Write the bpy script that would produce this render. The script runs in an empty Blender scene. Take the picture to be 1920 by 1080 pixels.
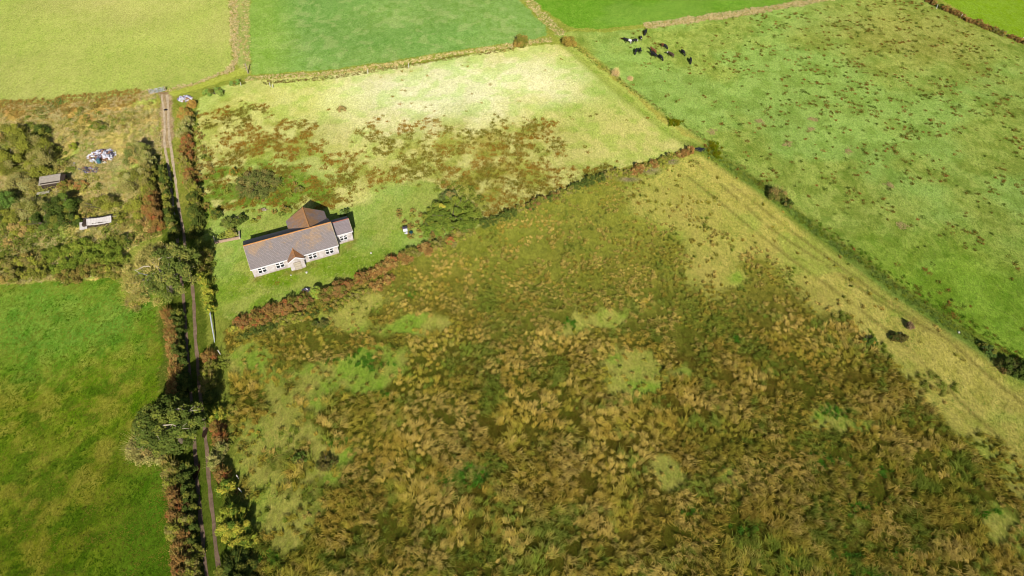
import bpy, math, random
import numpy as np
from mathutils import Vector, Matrix

# ------------------------------------------------------------------ camera, sky, sun, exposure
SC = bpy.context.scene
PITCH = math.radians(47.5); CAM_H = 92.0; FPX = 1280.0
cam_d = bpy.data.cameras.new('camera'); cam = bpy.data.objects.new('camera', cam_d)
SC.collection.objects.link(cam); SC.camera = cam
cam.location = (0, 0, CAM_H); cam.rotation_euler = (math.pi/2 - PITCH, 0, 0)
cam_d.sensor_width = 36; cam_d.lens = 24; cam_d.clip_start = 1; cam_d.clip_end = 9000
SUN_EL, SUN_AZ = math.radians(31), math.radians(8)
w = bpy.data.worlds.new('World'); SC.world = w; w.use_nodes = True
nt = w.node_tree; nt.nodes.clear()
sky = nt.nodes.new('ShaderNodeTexSky'); sky.sky_type = 'NISHITA'; sky.sun_disc = False
sky.sun_elevation = SUN_EL; sky.sun_rotation = math.pi - SUN_AZ
bg = nt.nodes.new('ShaderNodeBackground'); bg.inputs['Strength'].default_value = 0.058
wo = nt.nodes.new('ShaderNodeOutputWorld')
nt.links.new(sky.outputs[0], bg.inputs[0]); nt.links.new(bg.outputs[0], wo.inputs[0])
sl = bpy.data.lights.new('sun', 'SUN'); sl.energy = 4.6; sl.angle = math.radians(.6); sl.color = (1, .95, .86)
so = bpy.data.objects.new('sun', sl); SC.collection.objects.link(so)
so.rotation_euler = (math.pi/2 - SUN_EL, 0, SUN_AZ); so.location = (0, -100, 200)
SC.view_settings.view_transform = 'Standard'; SC.view_settings.look = 'None'
SC.view_settings.exposure = 0.67; SC.view_settings.gamma = 1
SC.cycles.pixel_filter_type = 'BLACKMAN_HARRIS'; SC.cycles.filter_width = 1.05
K = 0.62                                     # surface albedo per unit of seen colour

# ------------------------------------------------------------------ helpers
rng = np.random.default_rng(11); random.seed(5)
_F = np.array([0, math.cos(PITCH), -math.sin(PITCH)]); _U = np.array([0, math.sin(PITCH), math.cos(PITCH)]); _R = np.array([1., 0, 0])
def G(x, y, h=0.0):
    """survey point of the photograph -> world position at height h"""
    d = _F*FPX + _U*(540-y) + _R*(x-960)
    return np.array([0, 0, CAM_H]) + d*((h-CAM_H)/d[2])
def C(r, g, b, k=None):
    v = np.array([r, g, b], float)/255
    return np.where(v <= .04045, v/12.92, ((v+.055)/1.055)**2.4)*(K if k is None else k)
def h2(ix, iy, s):
    n = (ix.astype(np.int64)*374761393 + iy.astype(np.int64)*668265263 + s*974634777) & 0x7fffffff
    n = ((n ^ (n >> 13))*1274126177) & 0x7fffffff
    return ((n ^ (n >> 16)) & 0xffff)/65535.0
def vn(x, y, sc, s=0):
    x = np.asarray(x, float)/sc; y = np.asarray(y, float)/sc
    ix = np.floor(x); iy = np.floor(y); fx = x-ix; fy = y-iy
    fx = fx*fx*(3-2*fx); fy = fy*fy*(3-2*fy); ix = ix.astype(np.int64); iy = iy.astype(np.int64)
    a = h2(ix, iy, s); b = h2(ix+1, iy, s); c = h2(ix, iy+1, s); d = h2(ix+1, iy+1, s)
    return (a*(1-fx)+b*fx)*(1-fy) + (c*(1-fx)+d*fx)*fy
def fbm(x, y, sc, s=0, o=4, g=.5):
    t = 0; a = 1; n = 0
    for i in range(o):
        t = t + a*vn(x, y, sc/2**i, s+i*17); n += a; a *= g
    return t/n
def HZ(x, y): return .35*(vn(x, y, 9, 91)-.5) + .12*(vn(x, y, 2.6, 92)-.5)
def pip(x, y, poly):
    P = np.array(poly); ins = np.zeros(x.shape, bool); n = len(P)
    for i in range(n):
        x1, y1 = P[i]; x2, y2 = P[(i+1) % n]
        if y1 == y2: continue
        c = (y1 > y) != (y2 > y)
        ins ^= c & (x < (x2-x1)*(y-y1)/(y2-y1)+x1)
    return ins
def WP(poly): return [tuple(G(*p)[:2]) for p in poly]
def EL(x, y, rx, ry):
    c = G(x, y); ax = abs(G(x+rx, y)[0]-c[0]); ay = abs(G(x, y-ry)[1]-G(x, y+ry)[1])/2
    return c[0], c[1], ax, ay
def ell(X, Y, e, warp=0, s=0):
    cx, cy, ax, ay = EL(*e[:4])
    d = np.sqrt(((X-cx)/ax)**2 + ((Y-cy)/ay)**2)
    if warp: d = d + warp*(fbm(X, Y, 7, 300+s)-.5)*2
    return np.clip(1.5-d, 0, 1)
def polydist(X, Y, pts):
    """distance to a polyline and parameter along it (metres)"""
    best = np.full(X.shape, 1e9); par = np.zeros(X.shape); acc = 0
    for (x1, y1), (x2, y2) in zip(pts[:-1], pts[1:]):
        dx, dy = x2-x1, y2-y1; L = math.hypot(dx, dy)
        t = np.clip(((X-x1)*dx+(Y-y1)*dy)/(L*L), 0, 1)
        d = np.hypot(X-x1-t*dx, Y-y1-t*dy); m = d < best
        best = np.where(m, d, best); par = np.where(m, acc+t*L, par); acc += L
    return best, par

COL = SC.collection
def link(o, parent=None):
    COL.objects.link(o)
    if parent is not None: o.parent = parent
    return o
def tag(o, label=None, cat=None, group=None, kind=None):
    if label: o['label'] = label
    if cat: o['category'] = cat
    if group: o['group'] = group
    if kind: o['kind'] = kind
    return o
def thing(name, label, cat, loc, rz=0, group=None):
    o = bpy.data.objects.new(name, None); COL.objects.link(o); o.empty_display_size = .5
    o.location = [float(v) for v in loc]; o.rotation_euler = (0, 0, rz)
    return tag(o, label, cat, group)
def mesh_q(name, V, Q, mat, parent=None, col=None, smooth=False):
    """all-quad mesh from arrays"""
    me = bpy.data.meshes.new(name); n = len(Q); k = Q.shape[1]
    me.vertices.add(len(V)); me.vertices.foreach_set('co', np.ascontiguousarray(V, np.float32).ravel())
    me.loops.add(n*k); me.loops.foreach_set('vertex_index', np.ascontiguousarray(Q, np.int32).ravel())
    me.polygons.add(n); me.polygons.foreach_set('loop_start', np.arange(0, n*k, k, dtype=np.int32))
    if smooth: me.polygons.foreach_set('use_smooth', np.ones(n, bool))
    me.update(calc_edges=True)
    if col is not None:
        for nm, c in (col.items() if isinstance(col, dict) else {'Col': col}.items()):
            a = me.color_attributes.new(nm, 'FLOAT_COLOR', 'POINT')
            c4 = np.ones((len(V), 4), np.float32); c4[:, :3] = c; a.data.foreach_set('color', c4.ravel())
    me.materials.append(mat)
    return link(bpy.data.objects.new(name, me), parent)
class MB:
    """collects simple solids into one mesh"""
    def __init__(s): s.v = []; s.f = []
    def add(s, v, f):
        b = len(s.v); s.v += [tuple(p) for p in v]; s.f += [tuple(i+b for i in q) for q in f]
    def box(s, x0, x1, y0, y1, z0, z1, M=None):
        v = [Vector((x, y, z)) for z in (z0, z1) for x, y in ((x0, y0), (x1, y0), (x1, y1), (x0, y1))]
        if M is not None: v = [M @ p for p in v]
        s.add(v, [(3, 2, 1, 0), (4, 5, 6, 7), (0, 1, 5, 4), (1, 2, 6, 5), (2, 3, 7, 6), (3, 0, 4, 7)])
    def slab(s, pts, t):
        """thick sheet from a flat polygon, thickened downward along its normal"""
        P = [Vector(p) for p in pts]; n = (P[1]-P[0]).cross(P[2]-P[0]).normalized()
        if n.z < 0: n = -n
        m = len(P); v = P+[p-n*t for p in P]
        s.add(v, [tuple(range(m)), tuple(range(2*m-1, m-1, -1))]+[(i, i+m, (i+1) % m+m, (i+1) % m) for i in range(m)])
    def tube(s, pts, rad, k=7):
        rings = []; P = [Vector(p) for p in pts]
        for i, p in enumerate(P):
            d = (P[min(i+1, len(P)-1)]-P[max(i-1, 0)]).normalized()
            a = d.cross(Vector((0, 0, 1)) if abs(d.z) < .9 else Vector((1, 0, 0))).normalized(); b = d.cross(a)
            r = rad[i] if hasattr(rad, '__len__') else rad
            rings.append([p+(a*math.cos(2*math.pi*j/k)+b*math.sin(2*math.pi*j/k))*r for j in range(k)])
        v = [q for r in rings for q in r]; f = []
        for i in range(len(P)-1):
            for j in range(k): f.append((i*k+j, i*k+(j+1) % k, (i+1)*k+(j+1) % k, (i+1)*k+j))
        f.append(tuple(range(k))[::-1]); f.append(tuple((len(P)-1)*k+j for j in range(k)))
        s.add(v, f)
    def build(s, name, mat, parent=None, smooth=False):
        me = bpy.data.meshes.new(name); me.from_pydata(s.v, [], s.f); me.materials.append(mat)
        if smooth: me.polygons.foreach_set('use_smooth', [True]*len(me.polygons))
        me.update(); return link(bpy.data.objects.new(name, me), parent)

# ------------------------------------------------------------------ materials
def newmat(name):
    m = bpy.data.materials.new(name); m.use_nodes = True; t = m.node_tree; t.nodes.clear()
    return m, t
def N(t, kind, **kw):
    n = t.nodes.new(kind)
    for k_, v in kw.items(): setattr(n, k_, v)
    return n
def mixc(t, a, b, fac, mode='MIX'):
    n = N(t, 'ShaderNodeMix', data_type='RGBA', blend_type=mode)
    for s_, v in ((0, fac), (6, a), (7, b)):
        if hasattr(v, 'links'): t.links.new(v, n.inputs[s_])
        elif hasattr(v, '__len__'): n.inputs[s_].default_value = (*v, 1) if len(v) == 3 else v
        else: n.inputs[s_].default_value = v
    return n.outputs[2]
def noise(t, scale, detail=3, rough=.55, dist=0, vec=None):
    n = N(t, 'ShaderNodeTexNoise'); n.inputs['Scale'].default_value = scale; n.inputs['Detail'].default_value = detail
    n.inputs['Roughness'].default_value = rough; n.inputs['Distortion'].default_value = dist
    if vec is not None: t.links.new(vec, n.inputs['Vector'])
    return n.outputs['Fac']
def ramp(t, f, lo, hi, a=0., b=1.):
    n = N(t, 'ShaderNodeMapRange'); n.inputs[1].default_value = lo; n.inputs[2].default_value = hi
    n.inputs[3].default_value = a; n.inputs[4].default_value = b; t.links.new(f, n.inputs[0]); return n.outputs[0]
def finish(t, colour, rough=1., bump=None, bs=.3, bd=.1, spec=None, transl=0):
    out = N(t, 'ShaderNodeOutputMaterial')
    if spec is None:
        b = N(t, 'ShaderNodeBsdfDiffuse'); b.inputs['Roughness'].default_value = rough
        ci = b.inputs['Color']
    else:
        b = N(t, 'ShaderNodeBsdfPrincipled'); b.inputs['Roughness'].default_value = rough
        b.inputs['Specular IOR Level'].default_value = spec; ci = b.inputs['Base Color']
    if hasattr(colour, 'links'): t.links.new(colour, ci)
    else: ci.default_value = (*colour, 1)
    if bump is not None:
        bn = N(t, 'ShaderNodeBump'); bn.inputs['Strength'].default_value = bs; bn.inputs['Distance'].default_value = bd
        t.links.new(bump, bn.inputs['Height']); t.links.new(bn.outputs[0], b.inputs['Normal'])
    res = b.outputs[0]
    if transl:
        tr = N(t, 'ShaderNodeBsdfTranslucent')
        if hasattr(colour, 'links'): t.links.new(colour, tr.inputs[0])
        mx = N(t, 'ShaderNodeMixShader'); mx.inputs[0].default_value = transl
        t.links.new(res, mx.inputs[1]); t.links.new(tr.outputs[0], mx.inputs[2]); res = mx.outputs[0]
    t.links.new(res, out.inputs[0])
def simple(name, col, var=.25, scale=3., rough=.8, spec=.3, bs=.2, bd=.02, obj=True):
    m, t = newmat(name); tc = N(t, 'ShaderNodeTexCoord'); v = tc.outputs['Object']
    n = noise(t, scale, 5, .65, .3, v)
    c = mixc(t, np.clip(col*(1-var), 0, 1), np.clip(col*(1+var), 0, 1), ramp(t, n, .3, .7))
    finish(t, c, rough, n, bs, bd, spec); return m
def leafmat(name, transl=.18):
    m, t = newmat(name); a = N(t, 'ShaderNodeVertexColor', layer_name='Col')
    tc = N(t, 'ShaderNodeTexCoord'); n = noise(t, 9, 3, .6, 0, tc.outputs['Object'])
    c = mixc(t, a.outputs[0], (0, 0, 0), ramp(t, n, .25, .75, 0, .22))
    finish(t, c, 1., transl=transl); return m
M_leaf = leafmat('foliage'); M_grass = leafmat('grass_blade', .22)
M_bark = simple('bark', C(120, 108, 88), .35, 4, .9, .1)
M_pale_bark = simple('pale_bark', C(190, 178, 150), .25, 5, .9, .1)
M_wood = simple('weathered_wood', C(170, 155, 135), .3, 6, .85, .2)
M_white_post = simple('pale_post', C(225, 220, 205), .2, 5, .8, .3)
M_galv = simple('galvanised_steel', C(185, 190, 195), .15, 8, .5, .5)

# ground: per-place pair of grass colours, some light and shade painted in, mixed by fine noise
def ground_mat():
    m, t = newmat('ground_cover'); tc = N(t, 'ShaderNodeTexCoord'); v = tc.outputs['Object']
    A = N(t, 'ShaderNodeVertexColor', layer_name='ColA').outputs[0]; B = N(t, 'ShaderNodeVertexColor', layer_name='ColB').outputs[0]
    mp = N(t, 'ShaderNodeMapping'); mp.inputs['Scale'].default_value = (1, .6, 1); mp.inputs['Rotation'].default_value = (0, 0, .3)
    t.links.new(v, mp.inputs[0])
    n1 = noise(t, .55, 7, .72, .6, mp.outputs[0]); n2 = noise(t, 3.2, 5, .7, .8, mp.outputs[0]); n3 = noise(t, .09, 4, .6, .5, v)
    c = mixc(t, A, B, ramp(t, n1, .38, .62))
    c = mixc(t, c, B, ramp(t, n3, .45, .7, 0, .45))
    v2 = N(t, 'ShaderNodeHueSaturation'); t.links.new(c, v2.inputs['Color']); t.links.new(ramp(t, n2, .28, .72, .52, 1.48), v2.inputs['Value'])
    h = N(t, 'ShaderNodeMath', operation='ADD'); t.links.new(n2, h.inputs[0]); t.links.new(n1, h.inputs[1])
    finish(t, v2.outputs[0], 1., h.outputs[0], .55, .28); return m
M_ground = ground_mat()

# ------------------------------------------------------------------ field map
F1 = [(-900, -500), (425, -500), (430, 0), (433, 90), (436, 118), (425, 134), (370, 154), (310, 168), (280, 172), (240, 178), (120, 192), (0, 197), (-900, 215)]
F2 = [(472, -500), (940, -500), (975, 0), (1020, 48), (1028, 68), (960, 80), (850, 94), (720, 117), (600, 132), (500, 140), (470, 141), (468, 60)]
F3 = [(965, -500), (2400, -500), (2000, -60), (1540, 0), (1360, 26), (1225, 44), (1130, 54), (1075, 52), (1040, 32), (1000, 0)]
F4 = [(1750, -300), (3200, -300), (3200, 400), (1990, 92), (1900, 66), (1815, 30), (1768, 0)]
F5 = [(1540, -2), (1730, -2), (1800, 38), (1920, 84), (3000, 420), (3000, 1200), (2100, 800), (1920, 690), (1800, 612), (1660, 520), (1540, 432), (1420, 345), (1320, 275), (1240, 225), (1165, 160), (1075, 88), (1040, 66), (1075, 58), (1130, 60), (1220, 52), (1380, 32)]
M1 = [(372, 185), (420, 160), (470, 152), (620, 140), (760, 122), (960, 90), (1040, 82), (1075, 92), (1160, 165), (1240, 230), (1305, 275), (1140, 325), (1060, 355), (985, 385), (900, 425), (830, 455), (720, 500), (600, 555), (430, 600), (385, 440), (365, 300)]
GDN = [(395, 410), (425, 395), (500, 385), (560, 392), (650, 392), (710, 372), (740, 345), (800, 338), (850, 360), (880, 400), (900, 425), (830, 455), (720, 500), (600, 555), (430, 600), (395, 590), (388, 450)]
M2 = [(420, 620), (600, 555), (720, 500), (830, 455), (900, 425), (985, 385), (1060, 355), (1140, 325), (1305, 275), (1420, 360), (1540, 450), (1660, 545), (1800, 640), (1940, 735), (2300, 980), (2300, 1900), (440, 1900), (470, 1080), (440, 800)]
STRIP = [(1310, 285), (1420, 350), (1540, 440), (1660, 535), (1800, 628), (1940, 722), (2200, 900), (2200, 1060), (1930, 940), (1850, 860), (1760, 775), (1690, 700), (1640, 640), (1560, 560), (1450, 480), (1380, 410), (1300, 350), (1270, 310)]
PALE2 = [(1180, 350), (1300, 290), (1400, 400), (1500, 470), (1640, 600), (1600, 610), (1500, 560), (1440, 470), (1380, 500), (1340, 560), (1280, 520), (1290, 450), (1240, 420), (1180, 400)]
F6 = [(-900, 500), (0, 520), (130, 528), (230, 515), (290, 560), (303, 640), (300, 740), (250, 800), (255, 850), (308, 880), (318, 1000), (330, 1090), (335, 1900), (-900, 1900)]
SCR = [(-900, 195), (0, 198), (120, 194), (240, 180), (295, 175), (300, 230), (305, 330), (300, 440), (240, 470), (230, 520), (0, 535), (-900, 560)]
LANE = [(292, 172), (330, 172), (345, 240), (352, 330), (362, 430), (380, 560), (398, 720), (400, 820), (425, 930), (440, 1090), (460, 1900), (325, 1900), (318, 1090), (305, 860), (300, 560), (300, 430), (296, 300)]

step = .42
xi = np.arange(-152, 152.01, step); yi = np.arange(22, 206, step)
ext = lambda a, n=16, g=1.55: np.cumsum(step*2*g**np.arange(1, n+1))
xs = np.concatenate([xi[0]-ext(0)[::-1], xi, xi[-1]+ext(0)]); ys = np.concatenate([yi[0]-ext(0)[::-1], yi, yi[-1]+ext(0)])
GX, GY = np.meshgrid(xs, ys)
def warp(X, Y, a, s): return X + a*(fbm(X, Y, 3, s)-.5)*2, Y + a*(fbm(X, Y, 3, s+50)-.5)*2
def groundcols(X, Y):
    A = np.zeros(X.shape+(3,)); B = np.zeros(X.shape+(3,)); A[:] = C(116, 128, 44); B[:] = C(142, 148, 62)
    def put(mask, a, b):
        mk = np.asarray(mask, float)[..., None]
        A[:] = A*(1-mk)+np.array(a)*mk; B[:] = B*(1-mk)+np.array(b)*mk
    wx, wy = warp(X, Y, .9, 5); P = lambda poly: pip(wx, wy, WP(poly))
    offs = [(warp(X, Y, 2.6, 5+31*i_)) for i_ in range(4)]
    PS = lambda poly, k_=1.: np.mean([pip(a_, b_, WP(poly)) for a_, b_ in offs], 0)
    def mul(mask, f):
        mk = np.asarray(mask, float)[..., None]; g_ = 1-mk+mk*np.array(f); A[:] = A*g_; B[:] = B*g_
    n1m = fbm(X, Y, 3.2, 19, 3); n8 = fbm(X, Y, 16, 7); n3 = fbm(X, Y, 6, 8); n30 = fbm(X, Y, 40, 9, 3)
    sm = lambda v, lo, hi: np.clip((v-lo)/(hi-lo), 0, 1)
    put(P(F1), C(172, 192, 84), C(186, 204, 98)); put(P(F1)*sm(n30, .35, .6)*.8, C(152, 192, 66), C(168, 200, 78))
    put(P(F2), C(112, 162, 66), C(134, 182, 92)); put(P(F2)*sm(n8, .4, .65)*.7, C(100, 158, 66), C(126, 178, 86))
    put(P(F2)*sm(fbm(X, Y, 2.4, 29, 3), .56, .66)*.6, C(148, 186, 100), C(156, 192, 110)); put(P(F2)*np.clip(1.6-polydist(X, Y, WP([(470, -80), (470, 141)]))[0]/9, 0, 1)*.5, C(132, 180, 56), C(150, 192, 72))
    put(P(F3), C(106, 172, 56), C(128, 188, 76)); put(P(F3)*sm(n8, .45, .6)*.7, C(128, 184, 88), C(140, 194, 96))
    put(P(F4), C(118, 172, 22), C(128, 180, 40))
    m5 = P(F5); put(m5, C(112, 148, 58), C(150, 178, 86)); put(m5*sm(n8, .42, .6), C(124, 168, 76), C(140, 180, 90))
    put(m5*ell(X, Y, (1560, 620, 300, 160))*.7, C(108, 158, 34), C(134, 172, 54))
    put(m5*ell(X, Y, (1700, 60, 160, 60), .5)*.5, C(130, 130, 60), C(160, 165, 88))
    put(m5*ell(X, Y, (1830, 560, 160, 120), .5)*.7, C(92, 142, 26), C(124, 168, 48))
    gd0 = PS(GDN)
    m1 = P(M1); put(m1, C(186, 186, 100), C(212, 204, 130)); put(m1*sm(n8, .5, .66)*.8, C(160, 182, 88), C(176, 192, 100))
    for e in ((820, 165, 170, 55), (1000, 140, 90, 40), (700, 210, 160, 45)): put(m1*ell(X, Y, e, .4)*.75, C(214, 210, 146), C(228, 218, 164))  # pale mown grass, with the sun's hotspot painted into it
    put(m1*ell(X, Y, (1150, 250, 130, 50), .4)*.7, C(184, 184, 100), C(204, 194, 116))
    put(m1*ell(X, Y, (560, 200, 130, 40), .4)*.6, C(192, 192, 100), C(198, 200, 110))
    for e in ZB: put(m1*ell(X, Y, e, .8)*sm(n1m*.6+n3*.4, .40, .58)*.5, C(136, 120, 40), C(176, 160, 70)); put(m1*(1-gd0)*ell(X, Y, (480, 370, 100, 50), .5)*sm(n1m, .42, .55)*.7, C(112, 132, 46), C(142, 158, 64))
    gd = PS(GDN)*np.where(Y > G(0, 430)[1], .75, 1); put(gd, C(112, 142, 40), C(142, 160, 60)); put(gd*sm(n8, .45, .62)*.7, C(140, 168, 72), C(164, 186, 98))
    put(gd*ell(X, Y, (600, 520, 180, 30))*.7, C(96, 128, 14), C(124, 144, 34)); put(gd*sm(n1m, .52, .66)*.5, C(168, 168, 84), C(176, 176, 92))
    m2 = P(M2); put(m2, C(96, 92, 32), C(134, 124, 54)); put(m2*sm(n8, .45, .6)*.75, C(92, 108, 34), C(120, 126, 50)); put(m2*np.clip((Y-68)/34, 0, 1)*.7, C(132, 138, 52), C(158, 160, 74))
    O = openness(X, Y); put(m2*O, C(152, 166, 72), C(182, 182, 98)); put(m2*O*sm(n3, .5, .62), C(118, 160, 48), C(140, 172, 66))
    put(PS(PALE2)*.85, C(158, 160, 78), C(180, 174, 96)); ms = PS(STRIP); put(ms, C(160, 154, 74), C(186, 174, 98))
    put(ms*sm(n3, .5, .62)*.7, C(134, 152, 60), C(158, 166, 80))
    d, _ = polydist(X, Y, WP([(480, 524), (547, 511), (574, 503), (636, 478), (664, 453)])); put(np.clip(1.3-d/.8, 0, 1)*sm(n1m, .35, .6)*.8, C(112, 104, 40), C(142, 130, 66))
    # wheel marks along the strip
    for pl in TRACKS:
        d, _ = polydist(X, Y, WP(pl)); put(np.clip(1.1-d/.5, 0, 1)*.7*sm(fbm(X, Y, 3, 66), .2, .45), C(92, 82, 40), C(112, 98, 52))
    # ditch line
    d, q = polydist(X, Y, WP(DITCH)); put(np.clip(1.6-d/1.7, 0, 1), C(92, 112, 40), C(118, 132, 54))
    up = np.clip((G(1300, 262)[1]-0*Y-(-Y+2*0)) if False else (Y-G(0, 275)[1])/3, 0, 1)
    put(np.clip(1.7-d/1.9, 0, 1)*up, C(152, 164, 72), C(166, 176, 84))
    m6 = P(F6); put(m6, C(72, 112, 14), C(104, 132, 30)); put(m6*sm(n8, .42, .62)*.4, C(96, 116, 26), C(128, 138, 48)); n5 = fbm(X, Y, 3.2, 23, 4, .7); put(m6*sm(n5, .46, .60)*.55*np.clip((G(255, 900)[0]-X)/6, 0, 1), C(132, 136, 44), C(148, 148, 62)); put(m6*sm(fbm(X, Y, 2.6, 24, 3, .65), .54, .62)*.8, C(60, 98, 14), C(76, 112, 22))
    put(m6*ell(X, Y, (60, 600, 240, 90), .4)*.6, C(88, 148, 44), C(112, 166, 62))
    put(m6*np.clip((X-G(200, 900)[0])/8, 0, 1)*.8*np.clip((G(0, 800)[1]-Y)/8, 0, 1), C(58, 106, 16), C(84, 128, 30))
    msr = P(SCR); put(msr, C(136, 140, 58), C(184, 170, 96)); put(msr*sm(n3, .45, .58)*.8, C(112, 146, 50), C(146, 172, 72))
    put(msr*ell(X, Y, (60, 215, 240, 18), .3)*.8, C(150, 112, 50), C(174, 144, 80))
    put(P([(235, 275), (300, 250), (302, 262), (250, 290)]), C(190, 170, 120), C(205, 186, 140))
    put(P(LANE), C(104, 116, 36), C(140, 140, 60)); put(P(LANE)*np.clip((G(0, 380)[1]-Y)/6, 0, 1)*.85, C(66, 88, 20), C(92, 106, 34)); put(P([(298, 172), (318, 172), (326, 235), (322, 275), (302, 275), (299, 235)])*.9, C(140, 112, 84), C(172, 150, 116))  # second put: hedge shade painted into the nearer lane ground
    put(P([(310, 166), (350, 162), (460, 128), (462, 140), (350, 172), (320, 180)]), C(146, 154, 58), C(160, 166, 72))
    put(P([(440, 118), (436, -300), (470, -300), (467, 140)]), C(128, 146, 66), C(160, 160, 90))
    for e in ((1215, 318, 24, 9), (1258, 303, 12, 5), (1180, 336, 20, 5)): put(ell(X, Y, e, .5)*.95, C(98, 84, 76), C(150, 136, 118))
    put(ell(X, Y, (185, 303, 45, 18), .4)*.7, C(120, 104, 80), C(160, 144, 110))
    mul(P(F1), (.85, .67, 1.05)); mul(P(F2), (.84, .69, .76)); mul(P(F3), (.66, .54, .34)); mul(P(F4), (.95, .70, 1.3))
    mul(m5, (1.08, .87, .88)); mul(m5*sm(n1m, .5, .62), (.80, .82, .7)); mul(m1*(1-gd), (.82, .84, .78)); mul(m1*(1-gd)*sm(n1m, .5, .64), (.82, .95, .72)); mul(msr, (1.55, 1.4, 1.6)); mul(m1*ell(X, Y, (820, 165, 200, 60), .4), (1.13, 1.15, 1.5))  # last factor paints the sun's hotspot into the pale field
    mul(m2*(1-O)*(1-np.clip((Y-64)/24, 0, 1)), (.62, .6, .45)); mul(m2*(1-O)*np.clip((Y-64)/24, 0, 1), (1.05, 1.02, .8)); mul(m2*O, (1.02, .92, .8)); mul(ms, (1.0, 1.12, 1.08))  # first factor: shade between tussocks painted into the marsh ground
    mul(m6, (1.3, 1.08, 1.1)); mul(np.clip((50-Y)/30, 0, 1)*m6, (.82, .82, .5))  # last factor: dimmer light at the near end painted into the grass
    # exact large-scale unevenness
    g = (.88+.24*fbm(X, Y, 11, 77))[..., None]
    return A*g, B*g
# zones of rushes in the pale field, open patches in the marsh
ZB = [(480, 262, 90, 45), (560, 300, 90, 70), (610, 350, 60, 40), (830, 255, 120, 32), (930, 285, 140, 45), (1000, 245, 40, 18), (830, 320, 130, 40), (980, 345, 110, 32), (930, 365, 50, 30), (410, 220, 40, 25), (700, 330, 50, 20)]
OPEN = [(465, 680, 60, 55), (560, 715, 90, 45), (505, 800, 55, 80), (560, 880, 90, 60), (525, 960, 55, 80), (470, 880, 50, 170), (700, 565, 65, 14), (775, 612, 70, 18), (690, 690, 50, 30), (640, 600, 45, 18),
        (1120, 590, 60, 22), (1085, 605, 40, 22), (1185, 695, 60, 38), (1245, 695, 60, 22), (1345, 505, 75, 30), (870, 885, 30, 16), (1560, 775, 30, 16), (1600, 790, 70, 14), (1260, 880, 34, 26), (1370, 900, 32, 30), (1620, 1000, 50, 24), (1560, 1050, 46, 24), (560, 1010, 30, 20), (1890, 990, 40, 40)]
def openness(X, Y):
    o = np.zeros(X.shape)
    for i, e in enumerate(OPEN): o = np.maximum(o, np.clip(ell(X, Y, e, 1.15, i)*1.5-.2, 0, 1)*(1 if i < 6 or i in (8, 12) else .74))
    o = np.where(o > 0, np.clip((o+(fbm(X, Y, 4.5, 55, 4)-.5)*2.6-.25)*1.6, 0, 1), 0)*.86
    o = np.maximum(o, np.mean([pip(*warp(X, Y, 5, 12+9*q), WP(PALE2)) for q in range(4)], 0)*.86); o = np.maximum(o, np.mean([pip(*warp(X, Y, 3.2, 112+9*q), WP(STRIP)) for q in range(4)], 0))
    return o
DITCH = [(1072, 88), (1120, 128), (1165, 168), (1240, 228), (1312, 277), (1420, 347), (1480, 395), (1540, 442), (1660, 530), (1790, 620), (1925, 705), (2150, 850)]
TRACKS = [[(1300, 300), (1390, 380), (1440, 425), (1560, 505), (1640, 560), (1710, 600), (1780, 640), (1860, 710), (1960, 790), (2100, 900)],
          [(1290, 330), (1400, 420), (1500, 500), (1600, 570), (1690, 640), (1740, 690), (1830, 780), (1920, 860), (2000, 930)],
          [(1370, 345), (1440, 400), (1560, 490), (1650, 555), (1720, 600)]]
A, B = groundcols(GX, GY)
inner = (np.abs(GX) < 152) & (GY > 20) & (GY < 207)
ZZ = np.where(inner, HZ(GX, GY), 0)
V = np.stack([GX, GY, ZZ], -1).reshape(-1, 3); ny, nx = GX.shape
idx = np.arange(ny*nx).reshape(ny, nx)
Q = np.stack([idx[:-1, :-1], idx[:-1, 1:], idx[1:, 1:], idx[1:, :-1]], -1).reshape(-1, 4)
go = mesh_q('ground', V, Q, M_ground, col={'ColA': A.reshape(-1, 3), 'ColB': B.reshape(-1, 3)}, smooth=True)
tag(go, kind='structure')

def ribbon(pts, wid, lift, jit=.12, stp=.5, seed=1):
    """draped strip along a polyline"""
    P = np.array(pts); seg = np.hypot(*np.diff(P, axis=0).T); acc = np.r_[0, np.cumsum(seg)]
    s = np.arange(0, acc[-1], stp); cx = np.interp(s, acc, P[:, 0]); cy = np.interp(s, acc, P[:, 1])
    k = np.ones(7)/7; cx = np.convolve(np.pad(cx, 3, 'edge'), k, 'valid'); cy = np.convolve(np.pad(cy, 3, 'edge'), k, 'valid')
    dx = np.gradient(cx); dy = np.gradient(cy); L = np.hypot(dx, dy); nx_, ny_ = -dy/L, dx/L
    wv = wid*(1+jit*(vn(s, s*0, 1.6, seed)-.5)*4); o = (vn(s, s*0, 2.3, seed+5)-.5)*jit*2*wid
    rows = [np.stack([cx+nx_*(u*wv/2+o), cy+ny_*(u*wv/2+o)], -1) for u in (-1, -.5, 0, .5, 1)]
    V = np.stack(rows, 1); Z = HZ(V[..., 0], V[..., 1])+lift
    V = np.concatenate([V, Z[..., None]], -1); n = len(s); i = np.arange(n*5).reshape(n, 5)
    return V.reshape(-1, 3), np.stack([i[:-1, :-1], i[:-1, 1:], i[1:, 1:], i[1:, :-1]], -1).reshape(-1, 4)
def joinq(parts):
    b = 0; Vs = []; Qs = []
    for v, q in parts: Vs.append(v); Qs.append(q+b); b += len(v)
    return np.concatenate(Vs), np.concatenate(Qs)
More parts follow.
